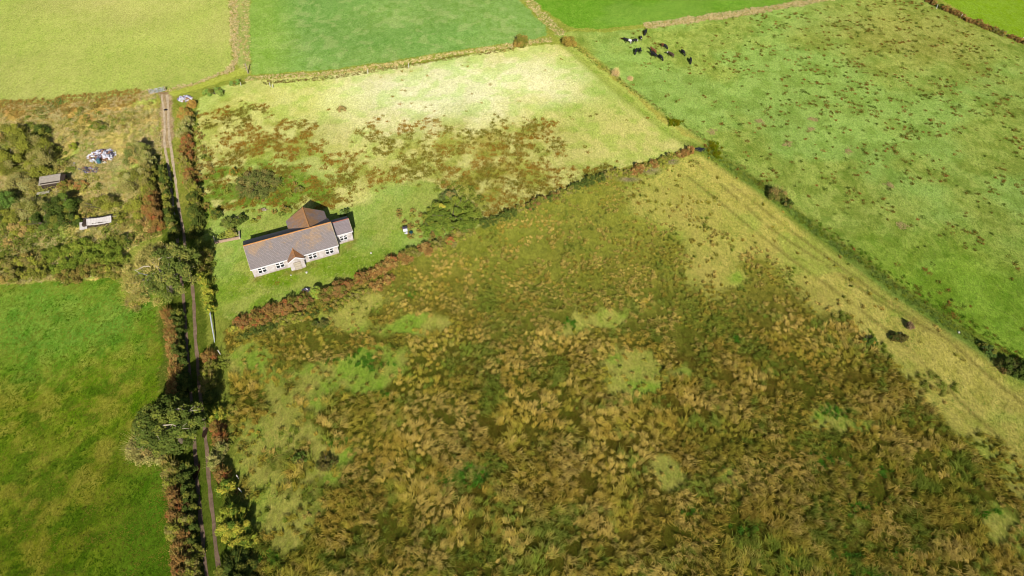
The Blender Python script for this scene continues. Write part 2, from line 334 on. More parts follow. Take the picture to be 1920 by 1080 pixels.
def trackmat():
    m, t = newmat('track_gravel'); tc = N(t, 'ShaderNodeTexCoord'); a = N(t, 'ShaderNodeVertexColor', layer_name='Col'); n = noise(t, 1.3, 6, .7, .4, tc.outputs['Object'])
    c = mixc(t, a.outputs[0], (0, 0, 0), ramp(t, n, .3, .7, 0, .5)); finish(t, c, .95, n, .5, .05); return m
M_track = trackmat()
RL = [(303, 176), (306, 200), (310, 235), (308, 268), (318, 330), (326, 400), (333, 450), (342, 540), (350, 640), (357, 720), (366, 850), (371, 920), (379, 1000), (388, 1080), (412, 1300)]
RR = [(313, 176), (315, 205), (318, 262), (327, 320), (334, 380), (343, 430), (353, 500), (361, 540), (366, 620), (373, 720), (384, 810), (392, 900), (400, 980), (411, 1080), (436, 1300)]
V, Q = joinq([ribbon(WP(RL), .5, .035, seed=3), ribbon(WP(RR), .52, .035, seed=9)])
f_ = np.clip((V[:, 1]-G(0, 480)[1])/22, 0, 1)[:, None]; tag(mesh_q('track', V, Q, M_track, col=C(150, 126, 104)*(1-f_)+C(200, 180, 150)*f_, smooth=True), kind='structure')
# puddles
def puddle(name, e, mat, lift=.06):
    cx, cy, ax, ay = EL(*e); n = 22; th = np.arange(n)*2*math.pi/n
    r = 1+.25*(vn(np.cos(th)*2+cx, np.sin(th)*2+cy, .9, 3)-.5)*2
    x = cx+ax*r*np.cos(th); y = cy+ay*r*np.sin(th); z = float(HZ(np.array(cx), np.array(cy)))+lift
    m = MB(); m.add([(cx, cy, z)]+[(x[i], y[i], z) for i in range(n)], [(0, i+1, (i+1) % n+1) for i in range(n)])
    return tag(m.build(name, mat), kind='structure')
M_water = simple('muddy_water', C(60, 44, 30), .1, 1, .12, .5, .02)
puddle('puddle', (368, 885, 5, 17), M_water); puddle('puddle', (384, 812, 4.5, 10), M_water); puddle('puddle', (311, 206, 4, 1.8), M_water)
puddle('ditch_pool', (1312, 281, 11, 4), simple('dark_water', C(50, 50, 55), .1, 1, .1, .5, .02), .09)

# ------------------------------------------------------------------ grass, rushes, reeds (nobody could count them)
def blades(x, y, L, az, K_, spread, r0, width, col, tipcol=None, lean=.75, up=.5, curl=0, seg=3):
    """tufts of ribbon blades: arrays per tuft (x,y,L,az,col), K_ blades each"""
    n = len(x); z0 = HZ(x, y); R = lambda lo, hi: rng.uniform(lo, hi, (n, K_))
    a = az[:, None]+rng.normal(0, 1, (n, K_))*spread; l = L[:, None]*R(.55, 1.1)
    ro = r0[:, None]*np.sqrt(R(0, 1)); ra = R(0, 2*math.pi)
    bx = x[:, None]+ro*np.cos(ra); by = y[:, None]+ro*np.sin(ra)
    ln = np.clip(lean+rng.normal(0, .18, (n, K_)), .05, 1.15); hh = up*R(.6, 1.2)*np.sqrt(np.clip(1.25-ln, .1, 1))
    t = np.linspace(0, 1, seg+1); pts = []
    for k_, tt in enumerate(t):
        aa = a+curl*(tt-.3)*R(.5, 1.5) if curl else a
        d = l*ln*(tt**1.25); zz = l*hh*(1.9*tt-1.15*tt*tt)
        w_ = width*(1-.82*tt**1.5)*.5; cx = bx+d*np.cos(aa); cy = by+d*np.sin(aa); cz = z0[:, None]+zz-.03
        ox, oy = -np.sin(aa)*w_, np.cos(aa)*w_; tw = w_*R(-.4, .4)
        pts.append(np.stack([cx-ox, cy-oy, cz-tw], -1)); pts.append(np.stack([cx+ox, cy+oy, cz+tw], -1))
    V = np.stack(pts, 2).reshape(-1, 3); m = 2*(seg+1); b = (np.arange(n*K_)*m)[:, None, None]
    q = np.array([[2*i, 2*i+1, 2*i+3, 2*i+2] for i in range(seg)])[None]
    cc = col[:, None, None, :]*R(.6, 1.42)[..., None, None]
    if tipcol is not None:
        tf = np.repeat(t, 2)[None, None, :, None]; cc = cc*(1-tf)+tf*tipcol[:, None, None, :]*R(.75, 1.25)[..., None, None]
    Cc = np.broadcast_to(cc, (n, K_, m, 3)).reshape(-1, 3)
    return V, (b+q).reshape(-1, 4), np.clip(Cc, 0, .9)
class Stuff:
    def __init__(s): s.V = []; s.Q = []; s.C = []; s.b = 0
    def add(s, V, Q, Cc): s.V.append(V); s.Q.append(Q+s.b); s.C.append(Cc); s.b += len(V)
    def build(s, name, label, mat=M_grass, cat='grass'):
        o = mesh_q(name, np.concatenate(s.V), np.concatenate(s.Q), mat, col=np.concatenate(s.C))
        return tag(o, label, cat, kind='stuff')
def scatter(poly, dens, pad=None):
    P = np.array(WP(poly)); x0, y0 = P.min(0); x1, y1 = P.max(0)
    x0 = max(x0, -150); x1 = min(x1, 150); y0 = max(y0, 24); y1 = min(y1, 203)
    s = 1/math.sqrt(dens); gx, gy = np.meshgrid(np.arange(x0, x1, s), np.arange(y0, y1, s))
    gx = gx+rng.uniform(-.5, .5, gx.shape)*s*1.1; gy = gy+rng.uniform(-.5, .5, gy.shape)*s*1.1
    x, y = gx.ravel(), gy.ravel(); k_ = pip(x, y, P.tolist()); return x[k_], y[k_]
def inview(x, y, m=60):
    q = np.stack([x, y, 0*x-CAM_H], -1); d = q@_F; px = 960+FPX*(q@_R)/d; py = 540-FPX*(q@_U)/d
    return (px > -m) & (px < 1920+m) & (py > -m) & (py < 1080+m)
def pick(pal, w_, n): return np.array(pal)[rng.choice(len(pal), n, p=np.array(w_)/sum(w_))]

TAN, GOLD, BRN, OLV, GRN, DGR = C(236, 206, 130), C(206, 172, 70), C(158, 128, 50), C(156, 156, 56), C(108, 150, 40), C(72, 96, 34)
st = Stuff()
CLUMPS = [(1215, 370, 22, 12), (1290, 378, 26, 13), (1305, 425, 48, 24), (1330, 445, 40, 20), (1412, 488, 46, 20), (1440, 515, 30, 18), (1395, 545, 40, 20), (1390, 600, 40, 22), (1560, 610, 50, 26), (1535, 640, 40, 24), (1740, 715, 40, 20), (1880, 880, 30, 24), (1850, 830, 30, 14)]
def dry(X, Y):
    """how far towards the drier, thinner top end of the marsh"""
    return np.clip((Y-68)/34, 0, 1)
x, y = scatter(M2, 1.75); k_ = inview(x, y, 80); x, y = x[k_], y[k_]
o = openness(x, y); gap = fbm(x, y, 2.6, 47, 2); dr = dry(x, y)
for e in CLUMPS: o = o*(1-.95*np.clip(ell(x, y, e, .7)*1.6-.3, 0, 1))
for e in ((1215, 318, 34, 14), (1258, 303, 18, 8), (1180, 336, 28, 8), (1290, 295, 30, 12)): o = np.maximum(o, ell(x, y, e)*1.1)
k_ = (rng.uniform(0, 1, len(x)) > o*.95+.02) & (gap > .29+.17*dr) & (rng.uniform(0, 1, len(x)) > .25*dr) ; x, y, dr = x[k_], y[k_], dr[k_]
n = len(x); ss = lambda v, lo, hi: np.clip((v-lo)/(hi-lo), 0, 1)[:, None]
leftness = np.clip((-x-5)/35, 0, 1); low = np.clip((80-y)/45, 0, 1); right = np.clip((x-14)/30, 0, 1)
az = -.5+math.pi*1.2*(fbm(x, y, 8, 43, 2)-.5)*2+rng.normal(0, .55, n)
f1 = ss(fbm(x, y, 5, 44, 3)+rng.normal(0, .12, n), .35, .65); straw = .05*np.exp(-((x-4)/22)**2)-.07*leftness-.07*right*low
f2 = ss(fbm(x, y, 4, 45, 3)+rng.normal(0, .14, n)+straw, .42, .72)*.85; f3 = ss(fbm(x, y, 3.5, 46, 2)+rng.normal(0, .10, n)+.07*right*(.4+.6*low)+.03*dr, .58, .76)*.85
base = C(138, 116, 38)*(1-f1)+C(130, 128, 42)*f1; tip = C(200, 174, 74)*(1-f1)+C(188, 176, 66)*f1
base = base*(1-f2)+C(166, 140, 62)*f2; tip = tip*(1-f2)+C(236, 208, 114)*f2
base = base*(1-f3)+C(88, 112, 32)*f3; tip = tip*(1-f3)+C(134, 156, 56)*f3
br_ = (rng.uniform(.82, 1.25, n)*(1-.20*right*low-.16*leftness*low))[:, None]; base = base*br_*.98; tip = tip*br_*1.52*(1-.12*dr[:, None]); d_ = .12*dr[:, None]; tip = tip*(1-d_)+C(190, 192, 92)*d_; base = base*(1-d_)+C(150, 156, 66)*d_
hump = fbm(x, y, 3.2, 48, 2); Lb = rng.uniform(.6, 1.35, n)*(.85+.35*low)*(.6+.75*hump)*(1-.35*dr)
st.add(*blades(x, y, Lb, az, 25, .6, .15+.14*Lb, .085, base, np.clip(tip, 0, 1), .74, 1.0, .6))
# green and dark brown undergrowth, shade between the tussocks put into its colour
xu, yu = scatter(M2, 1.9); k_ = (rng.uniform(0, 1, len(xu)) < .8) & inview(xu, yu, 60) & (openness(xu, yu) < .5); xu, yu = xu[k_], yu[k_]; m_ = len(xu)
st.add(*blades(xu, yu, rng.uniform(.3, .7, m_), rng.uniform(0, 6.28, m_), 12, 1.4, np.full(m_, .5), .08, pick([C(84, 92, 26), C(84, 68, 24), C(112, 92, 36)], [2, 3, 2], m_)*(1-dry(xu, yu)[:, None])+C(136, 146, 56)*dry(xu, yu)[:, None], pick([C(104, 116, 36), C(104, 86, 34), C(150, 124, 56)], [2, 3, 2], m_)*(1-dry(xu, yu)[:, None])+C(164, 172, 76)*dry(xu, yu)[:, None], .7, .5))
st.build('marsh_tussocks', 'wind-combed tan, brown and green rush tussocks filling the marshy foreground field', cat='rushes')
print('tussocks', n)
# rushes in the pale field and round the garden
st = Stuff()
x, y = scatter(M1, 3.0); zb = np.zeros(len(x))
for i, e in enumerate(ZB+[(470, 375, 90, 40), (630, 385, 60, 14)]): zb = np.maximum(zb, ell(x, y, e, .9, i))
cl = fbm(x, y, 3.6, 61, 3); inG = pip(x, y, WP(GDN)); pr = np.clip((cl-.53+.26*zb)*5.5, 0, .85)*np.clip(zb*2.5, 0, 1)*np.clip((fbm(x, y, 1.6, 63, 2)-.3)*3.2, 0, 1)
pr = np.maximum(np.where(inG, 0, pr), .006*np.where(inG, .3, 1)*(fbm(x, y, 8, 3) > .45)); k_ = rng.uniform(0, 1, len(x)) < pr; x, y = x[k_], y[k_]; n = len(x)
hue = np.clip((fbm(x, y, 5, 62, 2)+rng.normal(0, .08, n)-.35)*3, 0, 1)[:, None]
st.add(*blades(x, y, rng.uniform(.45, 1.1, n), rng.uniform(0, 6.28, n), 22, 1.5, np.full(n, .4), .08, C(148, 112, 40)*(1-hue)+C(118, 114, 40)*hue, C(192, 148, 60)*(1-hue)+C(158, 148, 58)*hue, .62, .5))
x, y = scatter(PALE2, .9); k_ = rng.uniform(0, 1, len(x)) < np.clip((fbm(x, y, 5, 64)-.6)*4, .03, .6)
x, y = x[k_], y[k_]; n = len(x)
st.add(*blades(x, y, rng.uniform(.6, 1.2, n), rng.uniform(0, 6.28, n), 26, 1.5, np.full(n, .5), .08, pick([C(142, 118, 44), C(120, 124, 42)], [4, 4], n), pick([C(186, 156, 70), C(156, 150, 58)], [3, 4], n), .65, .5))
st.build('field_rushes', 'golden brown and olive rush clumps spread over the pale rough field', cat='rushes'); print('rushes', n)
# tufts in the right pasture
st = Stuff()
x, y = scatter(F5, 1.1); pr = np.clip((fbm(x, y, 9, 71, 3)-.45)*3.2, .06, .55)*np.clip((x-G(1120, 0)[0])/25, .15, 1)
for e, a_ in (((1690, 75, 130, 45), .55), ((1480, 100, 60, 22), .6), ((1560, 130, 80, 26), .5), ((1850, 110, 90, 40), .4), ((1700, 215, 110, 40), .3), ((1770, 40, 60, 20), .4)): pr = np.maximum(pr, ell(x, y, e, .8)*a_)
k_ = (rng.uniform(0, 1, len(x)) < pr) & inview(x, y) & (fbm(x, y, 2.2, 72, 2) > .47); x, y = x[k_], y[k_]; n = len(x)
st.add(*blades(x, y, rng.uniform(.35, 1.0, n), rng.uniform(0, 6.28, n), 24, 1.5, rng.uniform(.15, .6, n), .085, pick([C(128, 104, 40), C(96, 112, 38), C(146, 104, 50)], [4, 5, 2], n), pick([C(160, 130, 54), C(114, 134, 50), C(190, 134, 70)], [4, 5, 2], n), .6, .55))
for e in ((1590, 283), (1690, 422), (1425, 228), (1335, 248), (1520, 243), (1523, 225), (1475, 270), (1668, 348)):
    g = G(*e); x = rng.normal(g[0], .5, 22); y = rng.normal(g[1], .5, 22)
    st.add(*blades(x, y, rng.uniform(.5, .9, 22), rng.uniform(0, 6.28, 22), 14, 1.2, np.full(22, .3), .07, pick([C(196, 182, 112)], [1], 22), pick([C(226, 206, 140)], [1], 22), .5, .5))
st.build('pasture_tufts', 'small dark tufts and pinkish dead stalks dotted over the right-hand pasture', cat='grass'); print('tufts', n)
# short meadow blades giving the open ground a nap
st = Stuff()
def nap(poly, dens, L, a, b, colA, colB, tuft=5, wd=.06, sc_=4):
    x, y = scatter(poly, dens); k_ = inview(x, y, 20); x, y = x[k_], y[k_]; n = len(x)
    f = fbm(x, y, sc_, 81)[:, None]; f = np.clip((f-.35)*3.3, 0, 1)
    c = colA*(1-f)+colB*f
    return blades(x, y, rng.uniform(*L, n), rng.uniform(0, 6.28, n), tuft, 1., np.full(n, .3), wd, c*a, c*b, .7, .45, seg=2)
def inO(x, y): return openness(x, y) > .4
def napm2():
    x, y = scatter(M2, 3.); k_ = inO(x, y) & inview(x, y, 20); x, y = x[k_], y[k_]; n = len(x)
    f = np.clip((fbm(x, y, 4, 82)[:, None]-.35)*3.3, 0, 1); c = C(188, 180, 96)*(1-f)+C(134, 166, 62)*f
    return blades(x, y, rng.uniform(.25, .6, n), rng.uniform(0, 6.28, n), 6, 1., np.full(n, .35), .06, c*.85, c*1.1, .7, .45, seg=2)
st.add(*napm2())
st.add(*nap(M1, 1.1, (.25, .55), .9, 1.1, C(208, 200, 130), C(176, 188, 98)))
st.add(*nap(GDN, 2.2, (.2, .4), .9, 1.1, C(134, 164, 66), C(116, 152, 42)))
st.add(*nap(SCR, 3., (.4, .9), .85, 1.15, C(196, 172, 100), C(142, 150, 58), 8))
st.add(*nap(F6, 5.5, (.2, .55), .6, 1.3, C(146, 142, 50), C(72, 104, 18), 5, .09, 2.2))
st.add(*nap(F5, 1.5, (.25, .55), .66, 1.3, C(150, 170, 76), C(118, 146, 52), 5, .08))
st.add(*nap(F2, .5, (.2, .4), .7, 1.1, C(122, 160, 74), C(98, 140, 50), 5, .08))
x, y = scatter([(-900, 140), (0, 160), (260, 165), (430, 120), (430, 0), (425, -200), (-900, -200)], .05); k_ = inview(x, y); x, y = x[k_], y[k_]; n = len(x)
st.add(*blades(x, y, rng.uniform(.3, .7, n), rng.uniform(0, 6.28, n), 12, 1.6, np.full(n, .5), .08, pick([C(110, 140, 46), C(140, 150, 56)], [2, 1], n), pick([C(130, 160, 58), C(176, 176, 80)], [2, 1], n), .7, .3))
x, y = scatter(SCR, 1.6); k_ = (fbm(x, y, 5, 93) > .42) & inview(x, y); x, y = x[k_], y[k_]; n = len(x)
st.add(*blades(x, y, rng.uniform(.6, 1.4, n), rng.uniform(0, 6.28, n), 24, 1.2, np.full(n, .4), .08, pick([C(226, 196, 120), C(190, 184, 90), C(150, 164, 70)], [3, 2, 1.5], n), pick([C(255, 236, 170)*1.1, C(240, 222, 140), C(186, 194, 100)], [3, 2, 1.5], n), .6, .6))
st.build('meadow_grass', 'short pale grass blades over the open rough ground', cat='grass')
# dry grass margins along field edges, ditch reeds
st = Stuff()
def band(pts, wid, dens, L, base, tip, wts=None, K_=16, lean=.55, up=.65, spread=1.):
    P = WP(pts); xs_ = [p[0] for p in P]; ys_ = [p[1] for p in P]; s = 1/math.sqrt(dens)
    gx, gy = np.meshgrid(np.arange(min(xs_)-wid, max(xs_)+wid, s), np.arange(min(ys_)-wid, max(ys_)+wid, s))
    x = (gx+rng.uniform(-.5, .5, gx.shape)*s).ravel(); y = (gy+rng.uniform(-.5, .5, gy.shape)*s).ravel()
    d, q = polydist(x, y, P); lim = wid/2*(.7+.7*vn(q, q*0, 4, 13)); k_ = (d < lim) & inview(x, y); x, y = x[k_], y[k_]; n = len(x)
    wts = wts or [1]*len(base); ii = rng.choice(len(base), n, p=np.array(wts)/sum(wts))
    return blades(x, y, rng.uniform(L*.6, L*1.2, n), rng.uniform(0, 6.28, n), K_, spread, np.full(n, .35), .07, np.array(base)[ii], np.array(tip)[ii], lean, up)
PK = [C(250, 222, 160), C(232, 204, 128), C(186, 192, 100)]; PT = [C(250, 232, 170), C(240, 214, 146), C(196, 204, 116)]
st.add(*band([(436, -20), (440, 60), (442, 112), (428, 136)], 2.0, 3, .9, PK, PT, [5, 2, 1]))
st.add(*band([(462, -20), (460, 60), (464, 132)], 1.8, 2, .7, PK, PT, [2, 2, 3]))
st.add(*band([(425, 134), (370, 156), (312, 170)], 1.5, 3, .7, PK, PT, [5, 2, 1]))
st.add(*band([(282, 174), (245, 184), (215, 196)], 2.5, 3, .8, PK, PT, [5, 2, 1]))
st.add(*band([(470, 148), (600, 140), (720, 124), (850, 101), (955, 86), (1030, 75)], 2.0, 3, .8, PK, PT, [3, 3, 2]))
st.add(*band([(500, 156), (600, 148), (680, 137), (760, 124), (860, 106), (960, 92)], 1.4, 2.5, .7, [C(120, 96, 48), C(110, 110, 50)], [C(150, 120, 66), C(136, 136, 66)], [3, 2]))
st.add(*band([(978, -20), (1005, 18), (1030, 45), (1050, 62)], 2.6, 3, .8, PK, PT, [3, 1, 3]))
st.add(*band([(1218, 48), (1300, 38), (1400, 23), (1480, 11), (1560, -4)], 3.0, 4, .9, PK, PT, [6, 2, 0.5]))
st.add(*band([(-40, 203), (60, 202), (150, 192), (235, 183)], 6.5, 2, 1.1, [C(178, 140, 62), C(176, 156, 70)], [C(206, 166, 84), C(210, 182, 104)], [3, 2]))
st.add(*band([(100, 196), (85, 205)], 4, 3, .8, [C(80, 124, 50)], [C(110, 158, 76)]))
st.build('margin_grass', 'strips of tall dry pinkish tan grass along the field edges', cat='grass')
st = Stuff()
BG = [C(100, 126, 46), C(108, 132, 56), C(122, 140, 40)]; BT = [C(136, 164, 70), C(146, 168, 84), C(160, 174, 60)]
st.add(*band([(1330, 285), (1420, 345), (1480, 393), (1540, 440)], 2.2, 2.0, .7, BG, BT, [2, 1.5, 3], 14))
st.add(*band([(1500, 408), (1540, 440), (1660, 528), (1790, 618), (1925, 703), (2010, 760)], 1.8, 2.4, .8, BG, BT, [2, 2, 2.4], 14))
st.add(*band([(1530, 420), (1660, 512), (1800, 600), (1940, 690)], 2.6, 1.2, .8, [C(104, 96, 36), C(84, 120, 28)], [C(146, 134, 50), C(120, 158, 44)], [1, 2], 14))
st.add(*band([(1082, 92), (1130, 128), (1170, 158), (1250, 215), (1325, 264), (1400, 318)], 1.4, 2, .6, [C(134, 130, 56), C(104, 138, 46)], [C(170, 158, 80), C(140, 168, 66)], [2, 2], 12))
st.build('ditch_reeds', 'blue-green reeds and weeds growing along the diagonal ditch', cat='reeds')
def clumpstuff(name, label, lst, base, tip, L=1.1, K_=30):
    s_ = Stuff()
    for (px, py, rx, ry) in lst:
        cx, cy, ax, ay = EL(px, py, rx, ry); m = max(8, int(math.pi*ax*ay*2.2))
        x = rng.normal(cx, ax*.5, m); y = rng.normal(cy, ay*.5, m)
        s_.add(*blades(x, y, rng.uniform(L*.7, L*1.2, m), rng.uniform(0, 6.28, m), K_, 1., np.full(m, .3), .07, pick(base, [1]*len(base), m), pick(tip, [1]*len(tip), m), .4, .85))
    return s_.build(name, label, cat='reeds')
clumpstuff('rush_bed', 'bright yellow-green rushes standing in the ditch near the dark pool', [(1265, 231, 15, 9), (1335, 275, 12, 10), (1345, 290, 16, 7)], [C(104, 132, 20), C(120, 120, 20)], [C(148, 166, 36), C(156, 150, 30)])
clumpstuff('green_sedge', 'patches of bright green sedge among the brown marsh tussocks', [(865, 885, 50, 20), (830, 900, 40, 14), (905, 905, 50, 16), (1560, 770, 35, 14), (690, 680, 35, 18), (712, 740, 22, 12), (640, 830, 24, 12), (1545, 865, 50, 16), (1620, 955, 34, 14), (1580, 1040, 34, 16), (1490, 1060, 30, 14), (1400, 995, 30, 10), (1640, 885, 30, 12), (1070, 608, 12, 14), (1380, 635, 12, 12), (1640, 1075, 60, 12), (620, 680, 20, 8), (775, 555, 12, 8), (1290, 960, 26, 10), (1850, 960, 30, 12), (1700, 1040, 40, 14), (500, 1050, 30, 20)], [C(70, 120, 24), C(86, 140, 34)], [C(104, 158, 44), C(120, 170, 60)], .7, 26)

# ------------------------------------------------------------------ bushes, hedges, trees
def LC(c):
    m_ = c.mean(-1, keepdims=True); return (c*.84+m_*.16)*np.array([1.72, 1.72, 1.05])
class Leaves:
    def __init__(s, seed): s.r = np.random.default_rng(seed); s.V = []; s.C = []
    def clumps(s, cen, crad, n, size, cols, jit=.22, asp=1.3, up=.35):
        """n leaf-spray faces over each clump sphere; cen (m,3), crad (m,), cols (m,3)"""
        r = s.r; m = len(cen); d = r.normal(0, 1, (m, n, 3)); d /= np.linalg.norm(d, axis=-1, keepdims=True)
        d[..., 2] = np.where(d[..., 2] < -.35, -d[..., 2], d[..., 2])
        p = cen[:, None]+d*crad[:, None, None]*r.uniform(.55, 1.08, (m, n, 1))
        nn = d+r.normal(0, .55, d.shape); nn[..., 2] += up; nn /= np.linalg.norm(nn, axis=-1, keepdims=True)
        s.faces(p.reshape(-1, 3), nn.reshape(-1, 3), size, np.repeat(cols, n, 0), jit, asp)
    def faces(s, p, nn, size, cols, jit=.22, asp=1.3):
        r = s.r; k_ = len(p); t = np.cross(nn, r.normal(0, 1, p.shape)); t /= np.linalg.norm(t, axis=-1, keepdims=True)+1e-9
        b = np.cross(nn, t); sz = (size*r.uniform(.55, 1.25, k_))[:, None]
        V = np.stack([p-t*sz*asp*.5, p-b*sz*.5+nn*sz*.08, p+t*sz*asp*.5, p+b*sz*.5-nn*sz*.12], 1)
        s.V.append(V.reshape(-1, 3)); cc = LC(cols)*r.uniform(1-jit, 1+jit, (k_, 1))*r.uniform(.93, 1.07, (k_, 3))
        s.C.append(np.repeat(np.clip(cc, 0, .9), 4, 0))
    def twigs(s, base, tip, width, cols, k_=1):
        d = tip-base; L = np.linalg.norm(d, axis=-1, keepdims=True); o = np.cross(d/L, [0, 0, 1.]+s.r.normal(0, .2, d.shape)); o /= np.linalg.norm(o, axis=-1, keepdims=True)+1e-9
        o *= width/2; V = np.stack([base-o, base+o, tip+o*.3, tip-o*.3], 1); s.V.append(V.reshape(-1, 3)); s.C.append(np.repeat(np.clip(LC(cols), 0, .8), 4, 0))
    def build(s, name, parent, mat=None):
        V = np.concatenate(s.V); Q = np.arange(len(V)).reshape(-1, 4)
        return mesh_q(name, V, Q, mat or M_leaf, parent, np.concatenate(s.C))
def stems(parent, h, r, seed, rx=1., name='stem', mat=None, k_=5):
    rr = random.Random(seed); m = MB()
    for i in range(k_):
        a = rr.uniform(0, 6.28); e = rr.uniform(.3, .75)*rx
        m.tube([(0, 0, -.15), (e*.35*math.cos(a), e*.35*math.sin(a), h*.35), (e*math.cos(a), e*math.sin(a), h*.8)], [r, r*.7, r*.25], 5)
    return m.build(name, mat or M_bark, parent)
def bushmesh(parent, name, c, rx, ry, rz, pal, wts, seed, size=.26, dens=1., twig=0, rot=0, stretch=1., lump=.36):
    """dome of leaf clumps centred on local point c (its foot)"""
    L = Leaves(seed); r = L.r; R = (rx+ry+rz)/3
    m = max(7, int(1.6*(rx*ry+rx*rz+ry*rz)/(R*lump)**2*.55))
    d = r.normal(0, 1, (m, 3)); d /= np.linalg.norm(d, axis=-1, keepdims=True); d[:, 2] = np.abs(d[:, 2])
    f = r.uniform(.45, .9, (m, 1)); p = d*f*np.array([rx, ry, rz*.85])
    p[:, 2] += rz*.05; cr = R*lump*r.uniform(.6, 1.15, m); ca, sa = math.cos(rot), math.sin(rot)
    p[:, 0], p[:, 1] = p[:, 0]*ca-p[:, 1]*sa, p[:, 0]*sa+p[:, 1]*ca
    cols = np.array(pal)[r.choice(len(pal), m, p=np.array(wts)/sum(wts))]
    k_ = int(np.clip(dens*1.15*12.6*(R*lump)**2/(size*size), 30, 900))
    L.clumps(p+np.array(c), cr, k_, size, cols)
    if twig:
        t = int(twig); d = r.normal(0, 1, (t, 3)); d /= np.linalg.norm(d, axis=-1, keepdims=True); d[:, 2] = np.abs(d[:, 2])*.8+.2
        b = d*r.uniform(.3, .6, (t, 1))*np.array([rx, ry, rz]); e = d*r.uniform(.9, 1.18, (t, 1))*np.array([rx, ry, rz])+r.normal(0, .12*R, (t, 3))
        L.twigs(b+np.array(c), e+np.array(c), .05, np.clip(np.array(pal)[r.integers(0, len(pal), t)]*1.25, 0, .8))
    return L.build(name, parent)
OG, YG, GB, RB, DG, YL, PG, WL = C(114, 116, 48), C(138, 140, 50), C(136, 126, 78), C(136, 102, 66), C(76, 92, 42), C(180, 164, 56), C(158, 154, 108), C(150, 142, 92)
RD = C(152, 90, 58); GR = C(94, 126, 52); TN = C(172, 146, 96)
def bush(px, py, w_, hgt, pal, wts, label, cat='bush', name='bush', group=None, dpt=None, size=.21, twig=0, seed=0, lump=.32, dens=1., stem=True):
    if px < 300 and 230 < py < 440: w_ *= 1.28; dpt = (dpt or w_/1.28)*1.28; hgt *= 1.1
    g = G(px, py, hgt*.45); rx = w_/2; ry = (dpt or w_)/2
    t = thing(name, label, cat, (g[0], g[1], float(HZ(g[0], g[1]))), 0, group)
    bushmesh(t, 'foliage', (0, 0, 0), rx, ry, hgt, pal, wts, seed or int(px*7+py), size, dens, twig, lump=lump)
    if stem: stems(t, hgt, .05+.02*rx, int(px+py), rx)
    return t
def mpp(y): # metres per photo pixel, across, at this row
    return abs(G(961, y)[0]-G(960, y)[0])
def hedge(name, label, pts, w_, h_, pals, spacing=2.2, seed=1, size=.2, twig=60, group=None, lump=.26, flat=False, jitter=.25):
    """a hedge: bushes along a line, each bush a part; pals: list of (palette, weights, part label or None)"""
    P = np.array([G(x, y, h_*.4)[:2] for x, y in pts]); seg = np.hypot(*np.diff(P, axis=0).T); acc = np.r_[0, np.cumsum(seg)]
    n = max(2, int(acc[-1]/spacing)); s = (np.arange(n)+.5)*acc[-1]/n; r = np.random.default_rng(seed)
    t = thing(name, label, 'hedge', (float(P[:, 0].mean()), float(P[:, 1].mean()), 0), 0, group)
    for i, q in enumerate(s):
        x = float(np.interp(q, acc, P[:, 0])); y = float(np.interp(q, acc, P[:, 1])); j = min(int(q/acc[-1]*len(pals)+r.normal(0, .35)), len(pals)-1); j = max(j, 0)
        x2 = float(np.interp(q+1, acc, P[:, 0])); y2 = float(np.interp(q+1, acc, P[:, 1])); x1 = float(np.interp(q-1, acc, P[:, 0])); y1 = float(np.interp(q-1, acc, P[:, 1]))
        rot = math.atan2(y2-y1, x2-x1); ww = w_(q/acc[-1]) if callable(w_) else w_; hh = h_*r.uniform(1-jitter, 1+jitter)
        pal, wt, pl = pals[j]; x += r.normal(0, .12*ww); y += r.normal(0, .1)
        b = bushmesh(t, 'bush', (0, 0, 0), spacing*r.uniform(.6, .85), ww/2*r.uniform(.75, 1.2), hh, pal, wt, seed*97+i, size, 1., twig, rot, lump=lump)
        b.location = (x-t.location.x, y-t.location.y, float(HZ(x, y))-.05)
        if pl: b['label'] = pl
    return t
BROWN = ([C(150, 108, 66), C(132, 98, 58), C(162, 132, 84), C(120, 112, 56)], [3, 3, 2, 1.5], 'brown twiggy bush')
OLIVE = ([OG, GB, YG, C(150, 130, 74)], [3, 2, 2, 1], 'olive bush'); RUST = ([RB, RD, C(136, 108, 56), C(118, 104, 52)], [2, 1.0, 1.5, 1], 'rusty brown bush')
YELG = ([C(140, 148, 44), C(168, 160, 52), C(96, 120, 40)], [2, 1.4, 1.5], 'yellow-green bush'); DARK = ([DG, C(84, 96, 44), OG], [2, 2, 1], 'dark green bush')
WILLOW = ([WL, C(126, 132, 70), PG], [2, 2, 1], 'grey-green bush')

# lane hedges, west side from far to near
hedge('hedge', 'grey-green and brown hedge left of the lane between gate and big pale tree', [(264, 275), (268, 300), (280, 340), (288, 385), (292, 425)], 4.8, 4.2, [WILLOW, OLIVE, OLIVE, BROWN, RUST], 2.2, 21, twig=120)
hedge('hedge', 'low clipped brown hedge on the left of the lane between the two tall trees', [(316, 580), (320, 640), (325, 700), (322, 745)], 2.3, 2.7, [RUST, BROWN, BROWN, BROWN], 1.5, 22, twig=160, jitter=.1)
hedge('hedge', 'rusty brown hedge on the left of the lane below the round dark tree', [(318, 862), (326, 920), (332, 990), (340, 1060), (348, 1150), (356, 1240)], 2.8, 3.0, [OLIVE, RUST, OLIVE, BROWN, RUST, OLIVE, OLIVE], 1.7, 23, twig=160, jitter=.12)
hedge('hedge', 'dark green ivy bank beside the left rut between the two tall trees', [(332, 585), (336, 650), (341, 700), (342, 748)], 2.6, 2.5, [DARK, DARK], 1.3, 41, twig=20)
hedge('hedge', 'dark green growth beside the left rut below the round dark tree', [(344, 870), (350, 940), (358, 1010), (365, 1080), (372, 1160)], 2.5, 2.4, [DARK, DARK, OLIVE, DARK], 1.6, 42, twig=20)
